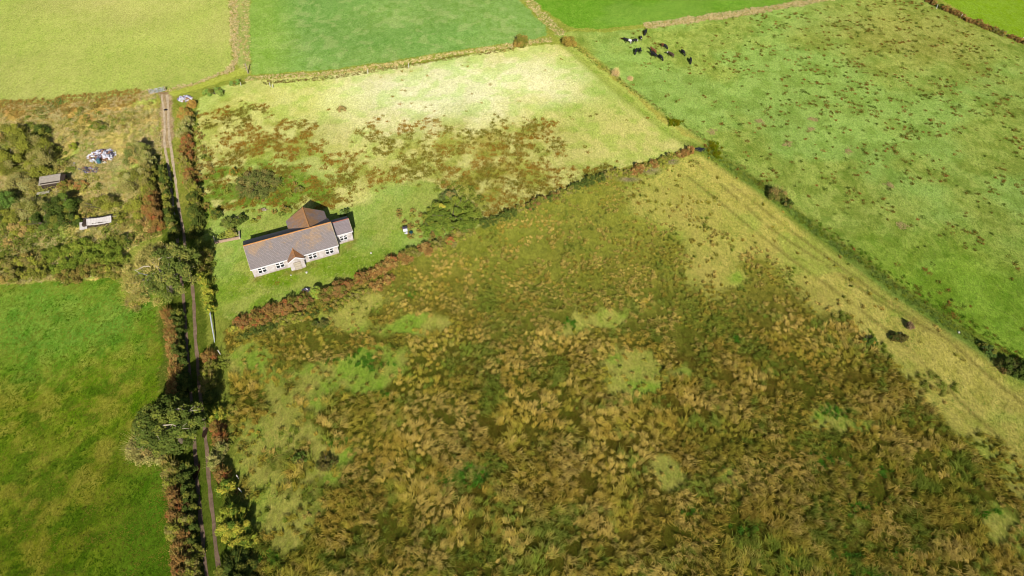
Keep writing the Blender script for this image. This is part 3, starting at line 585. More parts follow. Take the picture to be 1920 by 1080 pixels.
hedge('hedge', 'added dark green growth shading the left rut above the big pale tree', [(304, 310), (309, 350), (315, 400), (322, 440)], 1.9, 3.0, [DARK, OLIVE, DARK], 1.5, 43, twig=30)  # bank added to bring shade over the left rut
# east side
hedge('hedge', 'mixed olive and rusty hedge right of the lane beside the pale rough field', [(346, 205), (348, 240), (348, 290), (356, 340), (366, 395), (372, 440)], 3.2, 2.6, [([C(166, 126, 66), C(150, 140, 70)], [2, 1], 'orange-brown bush'), WILLOW, RUST, OLIVE, RUST, OLIVE, DARK, DARK], 2.2, 24, twig=110)
hedge('hedge', 'dark to yellow-green hedge on the right of the lane beside the bungalow garden', [(380, 460), (383, 510), (386, 550), (388, 585)], 2.2, 2.3, [DARK, OLIVE, YELG, YELG], 1.9, 25, twig=90)
hedge('hedge', 'olive and red hedge on the right of the lane opposite the clipped brown hedge', [(385, 658), (388, 690), (397, 725), (400, 750)], 2.7, 2.4, [RUST, OLIVE, OLIVE, DARK], 1.9, 26, twig=110)
hedge('hedge', 'patchy hedge with orange-red leaves on the right of the lane opposite the round dark tree', [(402, 765), (408, 800), (412, 840), (414, 880), (420, 925)], 2.9, 2.5, [YELG, RUST, ([C(176, 92, 46), C(150, 84, 44), YG], [3, 2, 1], 'orange-red bush'), WILLOW, RUST, YELG], 1.9, 27, twig=90)
hedge('hedge', 'tall yellow-green hedge on the right of the lane at the bottom of the view', [(432, 950), (436, 990), (445, 1030), (452, 1080), (462, 1150), (474, 1240)], 4.4, 3.2, [YELG, YELG, ([C(186, 170, 56), YG], [2, 1], 'yellow bush'), DARK, YELG, RUST, YELG], 2.1, 28, twig=60)
# bramble hedge along the garden
hedge('bramble_hedge', 'long bramble hedge running from the lane past the bungalow, rust red at its near end', [(440, 605), (500, 585), (560, 572), (620, 548), (680, 518), (730, 493), (780, 474), (835, 452), (890, 430)], lambda q: 4.4-1.2*q, 1.7,
      [RUST, RUST, ([RB, OG, C(104, 98, 46)], [2, 2, 1], 'red-brown bush'), OLIVE, RUST, BROWN, OLIVE, BROWN, OLIVE, OLIVE], 2.3, 29, .22, 110, lump=.28)
hedge('bramble_hedge', 'thin brown bramble line continuing from the garden hedge towards the mud patch', [(905, 420), (960, 398), (1010, 376), (1060, 357), (1110, 338), (1150, 324), (1185, 322), (1225, 306), (1262, 292), (1298, 280)], 2.6, 1.3, [DARK, OLIVE, ([RB, OG, DG], [1, 2, 1], None), OLIVE, DARK, OLIVE, BROWN, OLIVE, BROWN], 1.6, 30, .2, 70, lump=.3)
hedge('bramble_hedge', 'low olive bramble band on the marsh side of the red garden hedge', [(440, 632), (500, 612), (560, 596), (610, 580), (680, 548), (740, 520)], 2.6, .8, [DARK, OLIVE, ([OG, DG, BRN], [2, 1, 1], None), OLIVE, BROWN], 2.4, 31, .2, 70, lump=.3)
hedge('field_hedge', 'brown hedge along the bright green field in the top right corner', [(1728, -14), (1757, 8), (1800, 28), (1850, 50), (1900, 68), (1960, 90)], 2.2, 1.5, [DARK, BROWN, BROWN, ([GB, BRN, OG], [2, 1, 1], None), BROWN], 2.4, 32, .22, 60)
# overgrown bank on the left
g0 = G(125, 480, 1)
bk = thing('bramble_thicket', 'wide flat-topped green bramble thicket above the lower left field', 'thicket', (g0[0], g0[1], 0))
def lump_at(par, px, py, rx, ry, h_, pal, seed, size=.25, twig=60, lump=.3, label=None):
    g = G(px, py, h_*.5); b = bushmesh(par, 'bush', (0, 0, 0), rx, ry, h_, pal[0], pal[1], seed, size, 1., twig, lump=lump)
    b.location = (g[0]-par.location.x, g[1]-par.location.y, -.05)
    if label: b['label'] = label
GRNB = ([C(112, 130, 40), C(124, 136, 46), C(98, 116, 38)], [2, 1, 1]); 
for i, (px, py, rx, ry, p) in enumerate([(150, 462, 3.4, 2.2, GRNB), (200, 462, 3.4, 2.4, GRNB), (105, 472, 3.2, 2.3, GRNB), (60, 485, 3, 2.3, OLIVE), (15, 492, 3.4, 2.4, OLIVE), (165, 485, 3.6, 2.4, GRNB), (215, 486, 3, 2.2, GRNB), (120, 498, 3.2, 2.2, GRNB), (70, 508, 3.2, 2, OLIVE), (20, 514, 3, 2, OLIVE), (170, 505, 3.4, 1.9, ([C(132, 116, 62), OG], [1, 1])), (130, 516, 3, 1.6, ([C(132, 116, 62), OG], [1, 1])), (215, 505, 2.6, 1.8, OLIVE)]):
    lump_at(bk, px, py, rx, ry, 2.0, p, 500+i, .22, 60, .26)

# scrub on the left
bush(45, 268, 6.5, 4.2, [OG, YG, WL], [2, 2, 2], 'large olive-green bush at the left edge above the flat-roofed shed', dpt=5.5, twig=200)
bush(8, 300, 5.5, 3.8, [YG, OG, WL], [2, 2, 1], 'yellowish olive bush cut by the left edge beside the largest scrub bush', dpt=5)
bush(78, 295, 5.6, 4.2, [WL, OG, YG], [3, 1, 2], 'rounded khaki bush right of the largest bush with a dark shadow beside it', dpt=5, twig=220)
bush(38, 342, 5.6, 3.0, [PG, WL, GB], [2, 2, 1], 'pale grey-green rounded bush left of the flat-roofed shed', dpt=4, twig=260)
bush(8, 378, 4.8, 3.0, [DG, C(96, 126, 58)], [2, 1], 'dark green bush at the left edge below the pale rounded bush', dpt=5)
bush(58, 388, 6.4, 3.2, [PG, WL, OG], [2, 2, 1], 'pale grey willow bush below the flat-roofed shed', name='willow_bush', dpt=4, twig=300)
bush(110, 382, 5.0, 3.4, [DG, C(94, 116, 48), OG], [2, 2, 1], 'dark green bush with yellow leaves between the two sheds', dpt=5.5)
bush(82, 412, 7.0, 2.4, [DG, C(98, 122, 50), OG], [2, 2, 1], 'broad dark green bush below the pale grey willow', dpt=4)
bush(35, 425, 5.0, 1.6, [C(128, 130, 56), YG, TN], [1, 1, 1], 'low yellow-green brush at the left beside a dark shadow')
bush(187, 382, 6.2, 2.4, [OG, YG, GB], [2, 1, 1], 'olive bush directly behind the broken white roof', dpt=3.4, twig=160)
bush(158, 398, 2.6, 1.4, [GB, TN, OG], [1, 1, 1], 'small brownish bush at the left end of the broken white roof')
bush(252, 335, 4.8, 3.6, [WL, OG, PG], [2, 2, 1], 'grey-green willow bush between the rubbish heap and the lane', name='willow_bush', dpt=5.5, twig=260)
bush(252, 290, 4.6, 3.4, [WL, C(110, 120, 66), TN], [2, 2, 1], 'grey willow bush nearest the side path left of the lane', name='willow_bush', dpt=3.6, twig=260)
bush(262, 385, 4.4, 2.6, [YG, TN, OG], [2, 1, 1], 'yellowish bush right of the broken white roof', dpt=6, twig=160)
bush(275, 420, 3.6, 2.4, [RB, OG, TN], [2, 2, 1], 'reddish bush at the top of the big pale tree', twig=160)
bush(232, 448, 3.6, 1.8, [DG, GB, OG], [2, 1, 1], 'dark scrubby bush at the upper left foot of the big pale tree', dpt=2.4)
bush(135, 272, 1.6, 1.5, [C(132, 142, 36), YG], [2, 1], 'small bright yellow-green bush left of the white rubbish heap')
bush(185, 235, 3.4, 1.3, [GR, OG, GB], [1, 2, 1], 'low straggly green bush above the rubbish heap in dry grass', dpt=2)
bush(120, 345, 2.4, 1.7, [RB, C(134, 110, 58), OG], [2, 2, 1], 'small rusty bush right of the flat-roofed shed', twig=80)
bush(150, 345, 2.6, .9, [C(170, 120, 78), GB], [1, 1], 'low pinkish brown brush between flat-roofed shed and dark debris')
bush(22, 452, 3.6, 1.2, [TN, GB, YG], [2, 1, 1], 'low tan brush above the left end of the bramble thicket')
bush(402, 172, 6.5, 1.4, [C(110, 140, 66), C(130, 150, 76), OG], [2, 2, 1], 'low green brambles right of the white rubbish by the gate', dpt=3)
bush(444, 155, 4.5, 1.2, [C(110, 144, 70), OG], [2, 1], 'low green brambles below the lone timber pole', dpt=2)
bush(20, 250, 6.0, 3.6, [YG, OG, TN], [2, 2, 1], 'olive bush at the far left edge, highest of the scrub cluster', dpt=4.5, twig=120)
bush(62, 322, 5.0, 2.6, [YG, OG, WL], [2, 1, 1], 'yellow-green low bush between the rounded khaki bush and pale rounded bush', dpt=4)
bush(75, 245, 3.4, 2.2, [C(120, 124, 52), DG], [1, 1], 'small dark olive bush at the top of the scrub cluster', dpt=2.6)
bush(20, 402, 5.2, 2.4, [OG, DG, YG], [1, 1, 1], 'olive bush at the left edge directly below the dark green one', dpt=4)
bush(128, 412, 4.2, 2.2, [OG, DG, YG], [1, 1, 1], 'dark olive bush touching the left end of the broken white roof', dpt=3)
bush(225, 410, 2.6, 1.6, [YG, OG, TN], [1, 1, 1], 'small bush just off the right end of the broken white roof', twig=60)
# rough mounds and bushes round the house
bush(478, 345, 11, 1.6, [C(112, 108, 66), C(96, 104, 58), C(128, 116, 76)], [2, 2, 1], 'low grey-brown bramble mound above left of the bungalow', 'brambles', 'bramble_mound', dpt=10.5, twig=420, lump=.17, size=.22)
bush(536, 392, 2.6, .9, [C(132, 112, 58), OG], [1, 1], 'small brown bramble clump just above the rear wing of the bungalow', 'brambles', 'bramble_mound', dpt=1.6)
bush(848, 398, 13, 2.5, [C(108, 124, 44), C(94, 112, 42), C(126, 134, 50)], [2, 2, 1], 'large mound of green bushes right of the bungalow garden', 'thicket', 'thicket', dpt=12.5, twig=300, lump=.14, size=.22)
bush(842, 366, 4.5, 2.0, [C(136, 122, 80), C(96, 110, 66)], [1, 1], 'brown and green bush at the top of the large garden thicket', dpt=3.4, twig=120)
bush(808, 430, 7, 1.3, [C(104, 128, 44), C(120, 138, 52)], [1, 1], 'low green bush at the lower left of the garden thicket', dpt=4)
bush(868, 425, 6.5, 1.6, [C(108, 126, 44), C(96, 116, 42)], [1, 1], 'low green bush between the garden thicket and bramble hedge', dpt=4)
bush(828, 392, 2.6, 1.9+1, [C(176, 166, 60), YG], [1, 1], 'yellow-leaved bush in the middle of the garden thicket', dpt=1.6)
bush(428, 418, 3.6, 2.1, [C(104, 116, 54), DG, WL], [2, 1, 1], 'olive garden bush left of the bungalow by the low wall', twig=120)
bush(448, 408, 3.0, 1.8, [DG, OG], [2, 1], 'dark green garden bush nearest the bungalow on its left')
bush(432, 436, 2.4, 1.6, [C(140, 142, 58), WL], [2, 1], 'yellowish shrub inside the low garden wall', twig=120)
bush(404, 400, 2.2, 2.0, [DG, OG], [1, 1], 'dark bush between the lane hedge and the garden')
bush(646, 398, 2.0, 1.4, [C(112, 136, 84), DG], [2, 1], 'small grey-green bush behind the annexe of the bungalow')
bush(640, 203, 2.4, .9, [C(156, 132, 96), GB], [1, 1], 'lone small brown bush in the pale field', twig=160, dens=.4)
bush(976, 76, 4.4, 3.2, [C(148, 122, 64), C(132, 120, 58), OG], [3, 2, 1], 'round orange-brown bush on the boundary of the upper green field', twig=260)
bush(1066, 78, 4.2, 2.8, [C(150, 128, 60), C(132, 122, 54)], [2, 1], 'round golden bush where the field boundaries meet', twig=260)
bush(1458, 362, 4.0, 2.4, [C(124, 116, 64), C(100, 106, 50), C(150, 130, 84)], [2, 2, 1], 'round brown and green bush beside the diagonal ditch', twig=240)
bush(1478, 380, 2.6, 1.4, [DG, C(112, 104, 58)], [2, 1], 'small dark bush at the lower right of the round ditch bush')
bush(1706, 611, 1.5, 1.3, [C(140, 112, 100), C(124, 100, 80)], [2, 1], 'small round purple-brown bush beside the wheel tracks', twig=120)
bush(1688, 632, 4.4, .9, [C(92, 84, 48), DG], [2, 1], 'low dark scrub left of the small purple-brown bush', dpt=1.8)
bush(1630, 640, 4.0, .8, [C(84, 108, 40), BRN], [2, 1], 'low green and brown scrub in the marsh left of the wheel tracks', dpt=1.8)
bush(1890, 685, 4.4, 1.7, [DG, C(86, 90, 50), C(104, 84, 52)], [2, 2, 1], 'dark bramble bush on the ditch at the right edge', dpt=3, twig=160)
bush(1925, 695, 4.4, 1.8, [DG, C(76, 96, 44)], [2, 1], 'dark green bush cut by the right edge beside the ditch')
bush(1850, 655, 3.2, 1.1, [C(84, 110, 58), OG], [2, 1], 'low green bramble clump on the ditch near the right edge')
bush(612, 868, 3.6, 1.1, [C(96, 88, 50), C(84, 92, 44)], [2, 1], 'low dark bramble clump in the marsh near the lane', 'brambles', 'bramble_mound', dpt=2.4, twig=120)
bush(560, 860, 2.6, .9, [C(88, 108, 44), C(96, 88, 50)], [1, 1], 'small dark green bramble clump left of the larger one in the marsh', 'brambles', 'bramble_mound')
bush(600, 607, 3.2, .9, [C(100, 98, 54), DG], [2, 1], 'dark olive mound on the marsh side of the bramble hedge', 'brambles', 'bramble_mound', dpt=2)
bush(358, 194, 2.6, 1.9, [C(176, 138, 70), C(156, 122, 60)], [2, 1], 'orange-brown bush just below the white rubbish by the gate', twig=120)
bush(436, 322, 2.2, 1.0, [C(96, 108, 44), BRN], [1, 1], 'small dark bush left above the grey-brown bramble mound')
bush(560, 355, 2.2, .9, [C(120, 116, 70), OG], [1, 1], 'small olive bush right of the grey-brown bramble mound')
bush(738, 487, 1.4, 1.9, [C(156, 100, 60), RD], [1, 1], 'small orange-red shrub in the bramble hedge level with the bungalow')
bush(844, 451, 1.7, 1.6, [C(160, 100, 60), RD], [2, 1], 'bright orange-red shrub in the bramble hedge below the garden thicket', twig=60)
bush(592, 548, 2.4, 2.0, [C(136, 156, 60), YG], [2, 1], 'bright yellow-green shrub in the bramble hedge below the bungalow')
bush(437, 617, 2.0, 1.3, [C(172, 166, 62), YG], [1, 1], 'yellow shrub at the lane end of the bramble hedge')
# bare dead shrubs on the ditch
def dead(px, py, w_, h_, label, n=160):
    g = G(px, py, h_*.45); t = thing('dead_shrub', label, 'shrub', (g[0], g[1], float(HZ(g[0], g[1])))); L = Leaves(int(px)); r = L.r
    d = r.normal(0, 1, (n, 3)); d[:, 2] = np.abs(d[:, 2])*.9+.5; d /= np.linalg.norm(d, axis=-1, keepdims=True)
    b = d*r.uniform(0, .35, (n, 1)); e = d*r.uniform(.7, 1.1, (n, 1))+r.normal(0, .08, (n, 3)); s_ = np.array([w_/2, w_/2, h_])
    L.twigs(b*s_, e*s_, .055, np.repeat(C(208, 180, 146)[None], n, 0)*r.uniform(.7, 1.15, (n, 1)))
    f = r.uniform(.3, 1, (n*2, 1)); i = r.integers(0, n, n*2); L.twigs((b[i]+(e[i]-b[i])*f)*s_, (b[i]+(e[i]-b[i])*f+r.normal(0, .2, (n*2, 3)))*s_, .04, np.repeat(C(214, 182, 150)[None], n*2, 0))
    L.build('twigs', t); stems(t, h_*.7, .05, int(px), w_/2, mat=M_pale_bark)
dead(1155, 137, 3.0, 2.2, 'pale bare shrub beside the ditch in the cattle field, the taller of two')
dead(1182, 147, 2.2, 1.0, 'low purplish bare shrub just right of the taller pale one')

def tree(name, label, px, py, hc, rx, ry, rz, pal, wts, seed, clump=.95, nper=120, size=.3, bare=None, trunk_h=2.6, nclump=90, limb_mat=None, side=None, show=()):
    """tapered trunk and limbs reaching the clumps of the crown"""
    g = G(px, py, hc); t = thing(name, label, 'tree', (g[0], g[1], 0)); L = Leaves(seed); r = L.r
    d = r.normal(0, 1, (nclump, 3)); d /= np.linalg.norm(d, axis=-1, keepdims=True); d[:, 2] = np.where(d[:, 2] < -.3, -d[:, 2], d[:, 2])
    p = d*r.uniform(.5, .98, (nclump, 1))**.6*np.array([rx, ry, rz]); p[:, 2] += hc
    cr = clump*r.uniform(.6, 1.2, nclump); cols = np.array(pal)[r.choice(len(pal), nclump, p=np.array(wts)/sum(wts))]
    if side is not None:      # side: (direction x, palette) the half of the crown with another, thinner leaf
        f = (p[:, 0]/rx*side[0]+r.normal(0, .18, nclump)) > side[2]; alt = np.array(side[1])[r.integers(0, len(side[1]), nclump)]
        cols = np.where(f[:, None], alt, cols)
        L.clumps(p[~f], cr[~f], nper, size, cols[~f]); L.clumps(p[f], cr[f]*1.05, int(nper*.55), size*.85, cols[f])
        m = int(f.sum())*26; i = r.choice(np.where(f)[0], m); dd = r.normal(0, 1, (m, 3)); dd[:, 2] = np.abs(dd[:, 2]); dd[:, 0] += side[0]*.6
        L.twigs(p[i]+dd*.1, p[i]+dd*cr[i][:, None]*.75, .06, np.clip(cols[i]*1.3, 0, .8))
    else: L.clumps(p, cr, nper, size, cols)
    L.build('crown', t)
    m = MB(); m.tube([(0, 0, -.3), (.05, 0, trunk_h*.5), (0, .05, trunk_h), (0, .1, hc)], [.45, .36, .3, .16], 9)
    m.build('trunk', M_bark, t)
    rr = random.Random(seed); k_ = 16
    for i in range(k_):
        q = p[(i*nclump)//k_]; a = Vector((0, 0, rr.uniform(trunk_h*.8, hc*.9))); b = Vector(q); mid = a.lerp(b, .5)+Vector((rr.uniform(-.4, .4), rr.uniform(-.4, .4), rr.uniform(.1, .6)))
        m = MB(); m.tube([a, a.lerp(mid, .5)+Vector((0, 0, .1)), mid, mid.lerp(b, .6), b+(b-mid)*.25], [.17, .13, .1, .06, .02], 6)
        for s_ in range(3):
            e = b+Vector((rr.uniform(-1, 1), rr.uniform(-1, 1), rr.uniform(0, .9))); m.tube([mid.lerp(b, .4+.2*s_), e], [.05, .015], 4)
        m.build('limb', limb_mat or M_bark, t)
    for a, b in show:
        a, b = Vector(a), Vector(b); m = MB(); q1 = a.lerp(b, .35)+Vector((0, .25, .15)); q2 = a.lerp(b, .7)+Vector((0, -.2, .1)); m.tube([a, q1, q2, b], [.11, .09, .06, .02], 6)
        for f_, dy in ((.3, .9), (.5, -.8), (.7, .6)): c_ = a.lerp(b, f_); m.tube([c_, c_+Vector((.7, dy, .25))], [.05, .015], 4)
        m.build('limb', M_pale_bark, t)
    return t
tree('tree', 'round dense dark green tree on the left of the lane', 320, 798, 4.6, 4.9, 4.4, 3.3, [C(86, 100, 46), C(98, 112, 50), C(72, 86, 38), C(116, 124, 54)], [3, 3, 2, 1.3], 61, .85, 130, .27, nclump=130, limb_mat=M_pale_bark, show=[((.6, .6, 7.6), (4.3, 1.4, 6.6)), ((.4, -1.6, 7.3), (3.8, -1.5, 6.3)), ((-1.2, -2.4, 6.9), (1.0, -3.6, 6.3))])
tree('tree', 'big spreading tree with pale thin leaves on its left half and green on its right', 306, 512, 4.8, 6.6, 7.0, 3.6, [C(112, 122, 60), C(96, 110, 52), C(132, 134, 70)], [2, 2, 1], 62, .9, 110, .26, nclump=165, limb_mat=M_pale_bark, show=[((.3, 0, 8.2), (2.8, 1.2, 7.8)), ((-.5, -1.5, 8.0), (-3.4, -2.0, 7.6)), ((.6, -2.8, 7.8), (-.8, -4.8, 7.0))], side=(-1, [C(168, 154, 98), C(156, 144, 86), C(136, 132, 74)], .05))
bush(276, 836, 7.6, 3.4, [C(156, 150, 98), C(146, 138, 86), C(150, 132, 88)], [2, 2, 1], 'pale grey leafless-looking shrub at the lower left of the round dark tree', dpt=5.5, twig=520, size=.19, dens=.75)
bush(252, 560, 4.6, 2.4, [TN, GB, YG], [1, 1, 1], 'tan brushwood below the left half of the big spreading tree', dpt=5, twig=260, size=.2, dens=.6)
bl = MB(); a_ = G(262, 512, 2.0); b_ = G(290, 519, 2.4); c_ = G(248, 520, 1.0)
bl.tube([b_, (a_+b_)/2+np.array([0, -.2, .25]), a_, c_], [.13, .12, .09, .04], 6); bl.tube([a_, a_+np.array([-.9, .4, .4])], [.07, .02], 5)
o = bl.build('fallen_branch', M_white_post); tag(o, 'bleached white bare branch at the lower left of the big spreading tree', 'branch')

def cover(name, label, polys, seed, pal, dens=.35, rr=(.5, 1.3), thr=.45, hz=.35):
    L = Leaves(seed); X_ = []; 
    for poly, dm in polys:
        x, y = scatter(poly, dens*dm); k_ = (fbm(x, y, 6, seed+2, 3)+L.r.normal(0, .05, len(x)) > thr) & inview(x, y, 30); X_.append(np.stack([x[k_], y[k_]], -1))
    X_ = np.concatenate(X_); m = len(X_); rad = L.r.uniform(*rr, m); hue = fbm(X_[:, 0], X_[:, 1], 7, seed+3, 2); ii = np.clip(((hue-.3)*2.6+L.r.normal(0, .25, m))*len(pal), 0, len(pal)-1).astype(int)
    L.clumps(np.stack([X_[:, 0], X_[:, 1], HZ(X_[:, 0], X_[:, 1])+rad*hz-.25], -1), rad, 70, .24, np.array(pal)[ii])
    return tag(L.build(name, None), label, 'brambles', kind='stuff')
cover('scrub_cover', 'low tangled brambles and weeds covering the scrub left of the lane', [([(0, 250), (60, 235), (130, 270), (140, 330), (230, 340), (300, 260), (300, 440), (240, 470), (0, 500), (-60, 400)], 1.6), ([(0, 210), (290, 190), (290, 240), (130, 260), (0, 240)], .5)], 701, [C(150, 146, 70), C(128, 134, 52), C(112, 124, 48), C(140, 124, 70), C(108, 120, 44)], .3)
cover('verge_cover', 'low dark brambles and weeds along the lane verges and hedge feet', [([(385, 440), (400, 330), (380, 250), (352, 200), (340, 215), (352, 330), (365, 440)], 1.5), ([(372, 450), (402, 450), (404, 590), (384, 600)], 1.5), ([(400, 660), (425, 680), (470, 900), (490, 1080), (450, 1080), (420, 900)], 1.5), ([(380, 380), (470, 320), (560, 335), (560, 392), (440, 440), (395, 450)], .6), ([(740, 400), (780, 345), (880, 340), (925, 400), (850, 455), (770, 450)], 1.3)], 711, [C(112, 122, 44), C(96, 108, 42), C(124, 128, 50), C(134, 112, 62)], .35, (.4, .9), .40, .2)
# ------------------------------------------------------------------ bungalow
S = 1.15
def roofmat(name, cgrey, corange, ridge=0., amt=.5):
    m, t = newmat(name); tc = N(t, 'ShaderNodeTexCoord'); v = tc.outputs['Object']
    br = N(t, 'ShaderNodeTexBrick'); br.inputs['Scale'].default_value = 1; br.inputs['Brick Width'].default_value = .3; br.inputs['Row Height'].default_value = .24
    br.inputs['Mortar Size'].default_value = .022; br.inputs['Color1'].default_value = (.9, .9, .9, 1); br.inputs['Color2'].default_value = (1.15, 1.15, 1.15, 1); br.inputs['Mortar'].default_value = (.5, .5, .5, 1)
    t.links.new(v, br.inputs[0]); n1 = noise(t, .4, 5, .6, .4, v); n2 = noise(t, 4.5, 8, .85, .2, v)
    c = mixc(t, cgrey*.85, cgrey*1.15, ramp(t, n2, .35, .65))
    s_ = N(t, 'ShaderNodeSeparateXYZ'); t.links.new(v, s_.inputs[0])
    hz_ = ramp(t, s_.outputs[2], 2.4, 4.9, -.17, .13)
    ad = N(t, 'ShaderNodeMath', operation='ADD'); t.links.new(n1, ad.inputs[0]); t.links.new(hz_, ad.inputs[1])
    a2 = N(t, 'ShaderNodeMath', operation='MULTIPLY_ADD'); t.links.new(n2, a2.inputs[0]); a2.inputs[1].default_value = 1.3; t.links.new(ad.outputs[0], a2.inputs[2])
    c = mixc(t, c, corange, ramp(t, a2.outputs[0], 1.28-amt*.3, 1.42-amt*.3, 0, .75)); c = mixc(t, c, br.outputs[0], 1., 'MULTIPLY')
    finish(t, c, .85, br.outputs[1], -.4, .03, .2); return m
M_roof = roofmat('lichened_slate', C(152, 142, 140), C(188, 154, 116), amt=.36); M_roof2 = roofmat('orange_lichened_slate', C(158, 142, 138), C(192, 138, 78), amt=.85)
M_ridge = simple('lichened_ridge_tile', C(208, 148, 92), .25, 3, .9, .1); M_verge = simple('verge_mortar', C(196, 184, 150), .2, 4, .9, .1)
def rendermat():
    m, t = newmat('white_render'); tc = N(t, 'ShaderNodeTexCoord'); v = tc.outputs['Object']; n1 = noise(t, 1.3, 6, .7, .4, v); n2 = noise(t, 22, 3, .6, 0, v)
    c = mixc(t, C(192, 178, 166), C(226, 218, 216), ramp(t, n1, .35, .6)); s_ = N(t, 'ShaderNodeSeparateXYZ'); t.links.new(v, s_.inputs[0]); c = mixc(t, c, (.9, .9, .9), 1., 'MULTIPLY')
    a = N(t, 'ShaderNodeMath', operation='ADD'); t.links.new(s_.outputs[2], a.inputs[0]); t.links.new(n1, a.inputs[1])
    c = mixc(t, C(160, 140, 112), c, ramp(t, a.outputs[0], .45, 1.0)); finish(t, c, .95, n2, .4, .02, .1); return m
M_wall = rendermat(); M_frame = simple('white_frame', C(244, 242, 242), .04, 4, .5, .4)
M_fascia = simple('white_fascia', C(240, 236, 238), .05, 4, .6, .3)
M_glass = simple('dark_window_glass', C(48, 50, 54), .2, 2, .08, .6, 0); M_sill = simple('grey_sill', C(176, 172, 178), .1, 5, .8, .2)
M_board = simple('weathered_board', C(196, 184, 164), .25, 7, .9, .1)
A0 = G(477.8, 521.1); B0 = G(636.3, 475.9); RZ = math.atan2(B0[1]-A0[1], B0[0]-A0[0])
hs = thing('bungalow', 'long white bungalow with orange-lichened slate roof, front porch and side annexe', 'house', (A0[0], A0[1], -.02), RZ)
def sc(*a): return [v*S for v in a]
HL, HD, EH, RH = 13.85*S, 6.7*S, 2.18*S, 4.25*S; OV = .3*S; slope = (RH-EH)/(HD/2+OV)
def gable(mb, x0, x1, y0, y1, ze, zr, axis='x'):
    """solid gabled body up to eave line ze at the wall, apex zr"""
    if axis == 'x':
        ym = (y0+y1)/2; v = [(x0, y0, -.3), (x1, y0, -.3), (x1, y1, -.3), (x0, y1, -.3), (x0, y0, ze), (x1, y0, ze), (x1, y1, ze), (x0, y1, ze), (x0, ym, zr), (x1, ym, zr)]
        mb.add(v, [(0, 1, 5, 4), (2, 3, 7, 6), (1, 2, 6, 9, 5), (3, 0, 4, 8, 7), (4, 5, 9, 8), (6, 7, 8, 9), (3, 2, 1, 0)])
    else:
        xm = (x0+x1)/2; v = [(x0, y0, -.3), (x1, y0, -.3), (x1, y1, -.3), (x0, y1, -.3), (x0, y0, ze), (x1, y0, ze), (x1, y1, ze), (x0, y1, ze), (xm, y0, zr), (xm, y1, zr)]
        mb.add(v, [(1, 2, 6, 5), (3, 0, 4, 7), (0, 1, 5, 8, 4), (2, 3, 7, 9, 6), (4, 8, 9, 7), (5, 6, 9, 8), (3, 2, 1, 0)])
T = .1
m = MB(); gable(m, 0, HL, 0, HD, RH-slope*(HD/2)-.06-T, RH-.06-T); m.build('wall', M_wall, hs)
rf = MB(); rf.slab([(-.18, -OV, EH), (HL+.18, -OV, EH), (HL+.18, HD/2, RH), (-.18, HD/2, RH)], T); rf.slab([(-.18, HD+OV, EH), (-.18, HD/2, RH), (HL+.18, HD/2, RH), (HL+.18, HD+OV, EH)], T)
ro = rf.build('roof', M_roof, hs)
m = MB(); m.tube([(-.2, HD/2, RH+.01), (HL+.2, HD/2, RH+.01)], .11, 8); m.build('ridge_tiles', M_ridge, ro)
m = MB()
for xx in (-.2, HL+.16): m.slab([(xx, -OV, EH+.03), (xx+.07, -OV, EH+.03), (xx+.07, HD/2-.1, RH-.02), (xx, HD/2-.1, RH-.02)], .14)
m.build('verge', M_verge, ro)
m = MB(); m.box(-.2, 5.72*S, -OV-.09, -OV-.003, EH-.17, EH+.02); m.box(8.3*S, HL+.2, -OV-.09, -OV-.003, EH-.17, EH+.02); m.build('gutter', M_fascia, ro)
# annexe
ax0, ax1, ay0, ay1 = HL+.003, 16.85*S, 2.2*S, 5.9*S; aRH = 3.42*S; aEH = aRH-.56*(ay1-ay0)/2-.56*.25
wa = MB(); gable(wa, ax0, ax1, ay0, ay1, aRH-.56*(ay1-ay0)/2-.16, aRH-.16); o = wa.build('annexe_wall', M_wall, hs)
rf = MB(); ym = (ay0+ay1)/2; rf.slab([(ax0+.19, ay0-.25, aEH), (ax1+.2, ay0-.25, aEH), (ax1+.2, ym, aRH), (ax0+.19, ym, aRH)], T); rf.slab([(ax0+.19, ay1+.25, aEH), (ax0+.19, ym, aRH), (ax1+.2, ym, aRH), (ax1+.2, ay1+.25, aEH)], T)
ra = rf.build('annexe_roof', roofmat('grey_slate', C(150, 138, 140), C(178, 150, 120), amt=.1), hs)
m = MB(); m.tube([(ax0+.19, ym, aRH), (ax1+.22, ym, aRH)], .09, 8); m.build('ridge_tiles', simple('red_ridge', C(176, 112, 96), .2, 3, .9, .1), ra)
m = MB(); m.slab([(ax1+.14, ay0-.25, aEH+.03), (ax1+.22, ay0-.25, aEH+.03), (ax1+.22, ym-.1, aRH-.02), (ax1+.14, ym-.1, aRH-.02)], .14); m.build('verge', M_verge, ra)
m = MB(); m.box(ax0+.2, ax1+.22, ay0-.34, ay0-.253, aEH-.15, aEH+.02); m.build('gutter', M_fascia, ra)
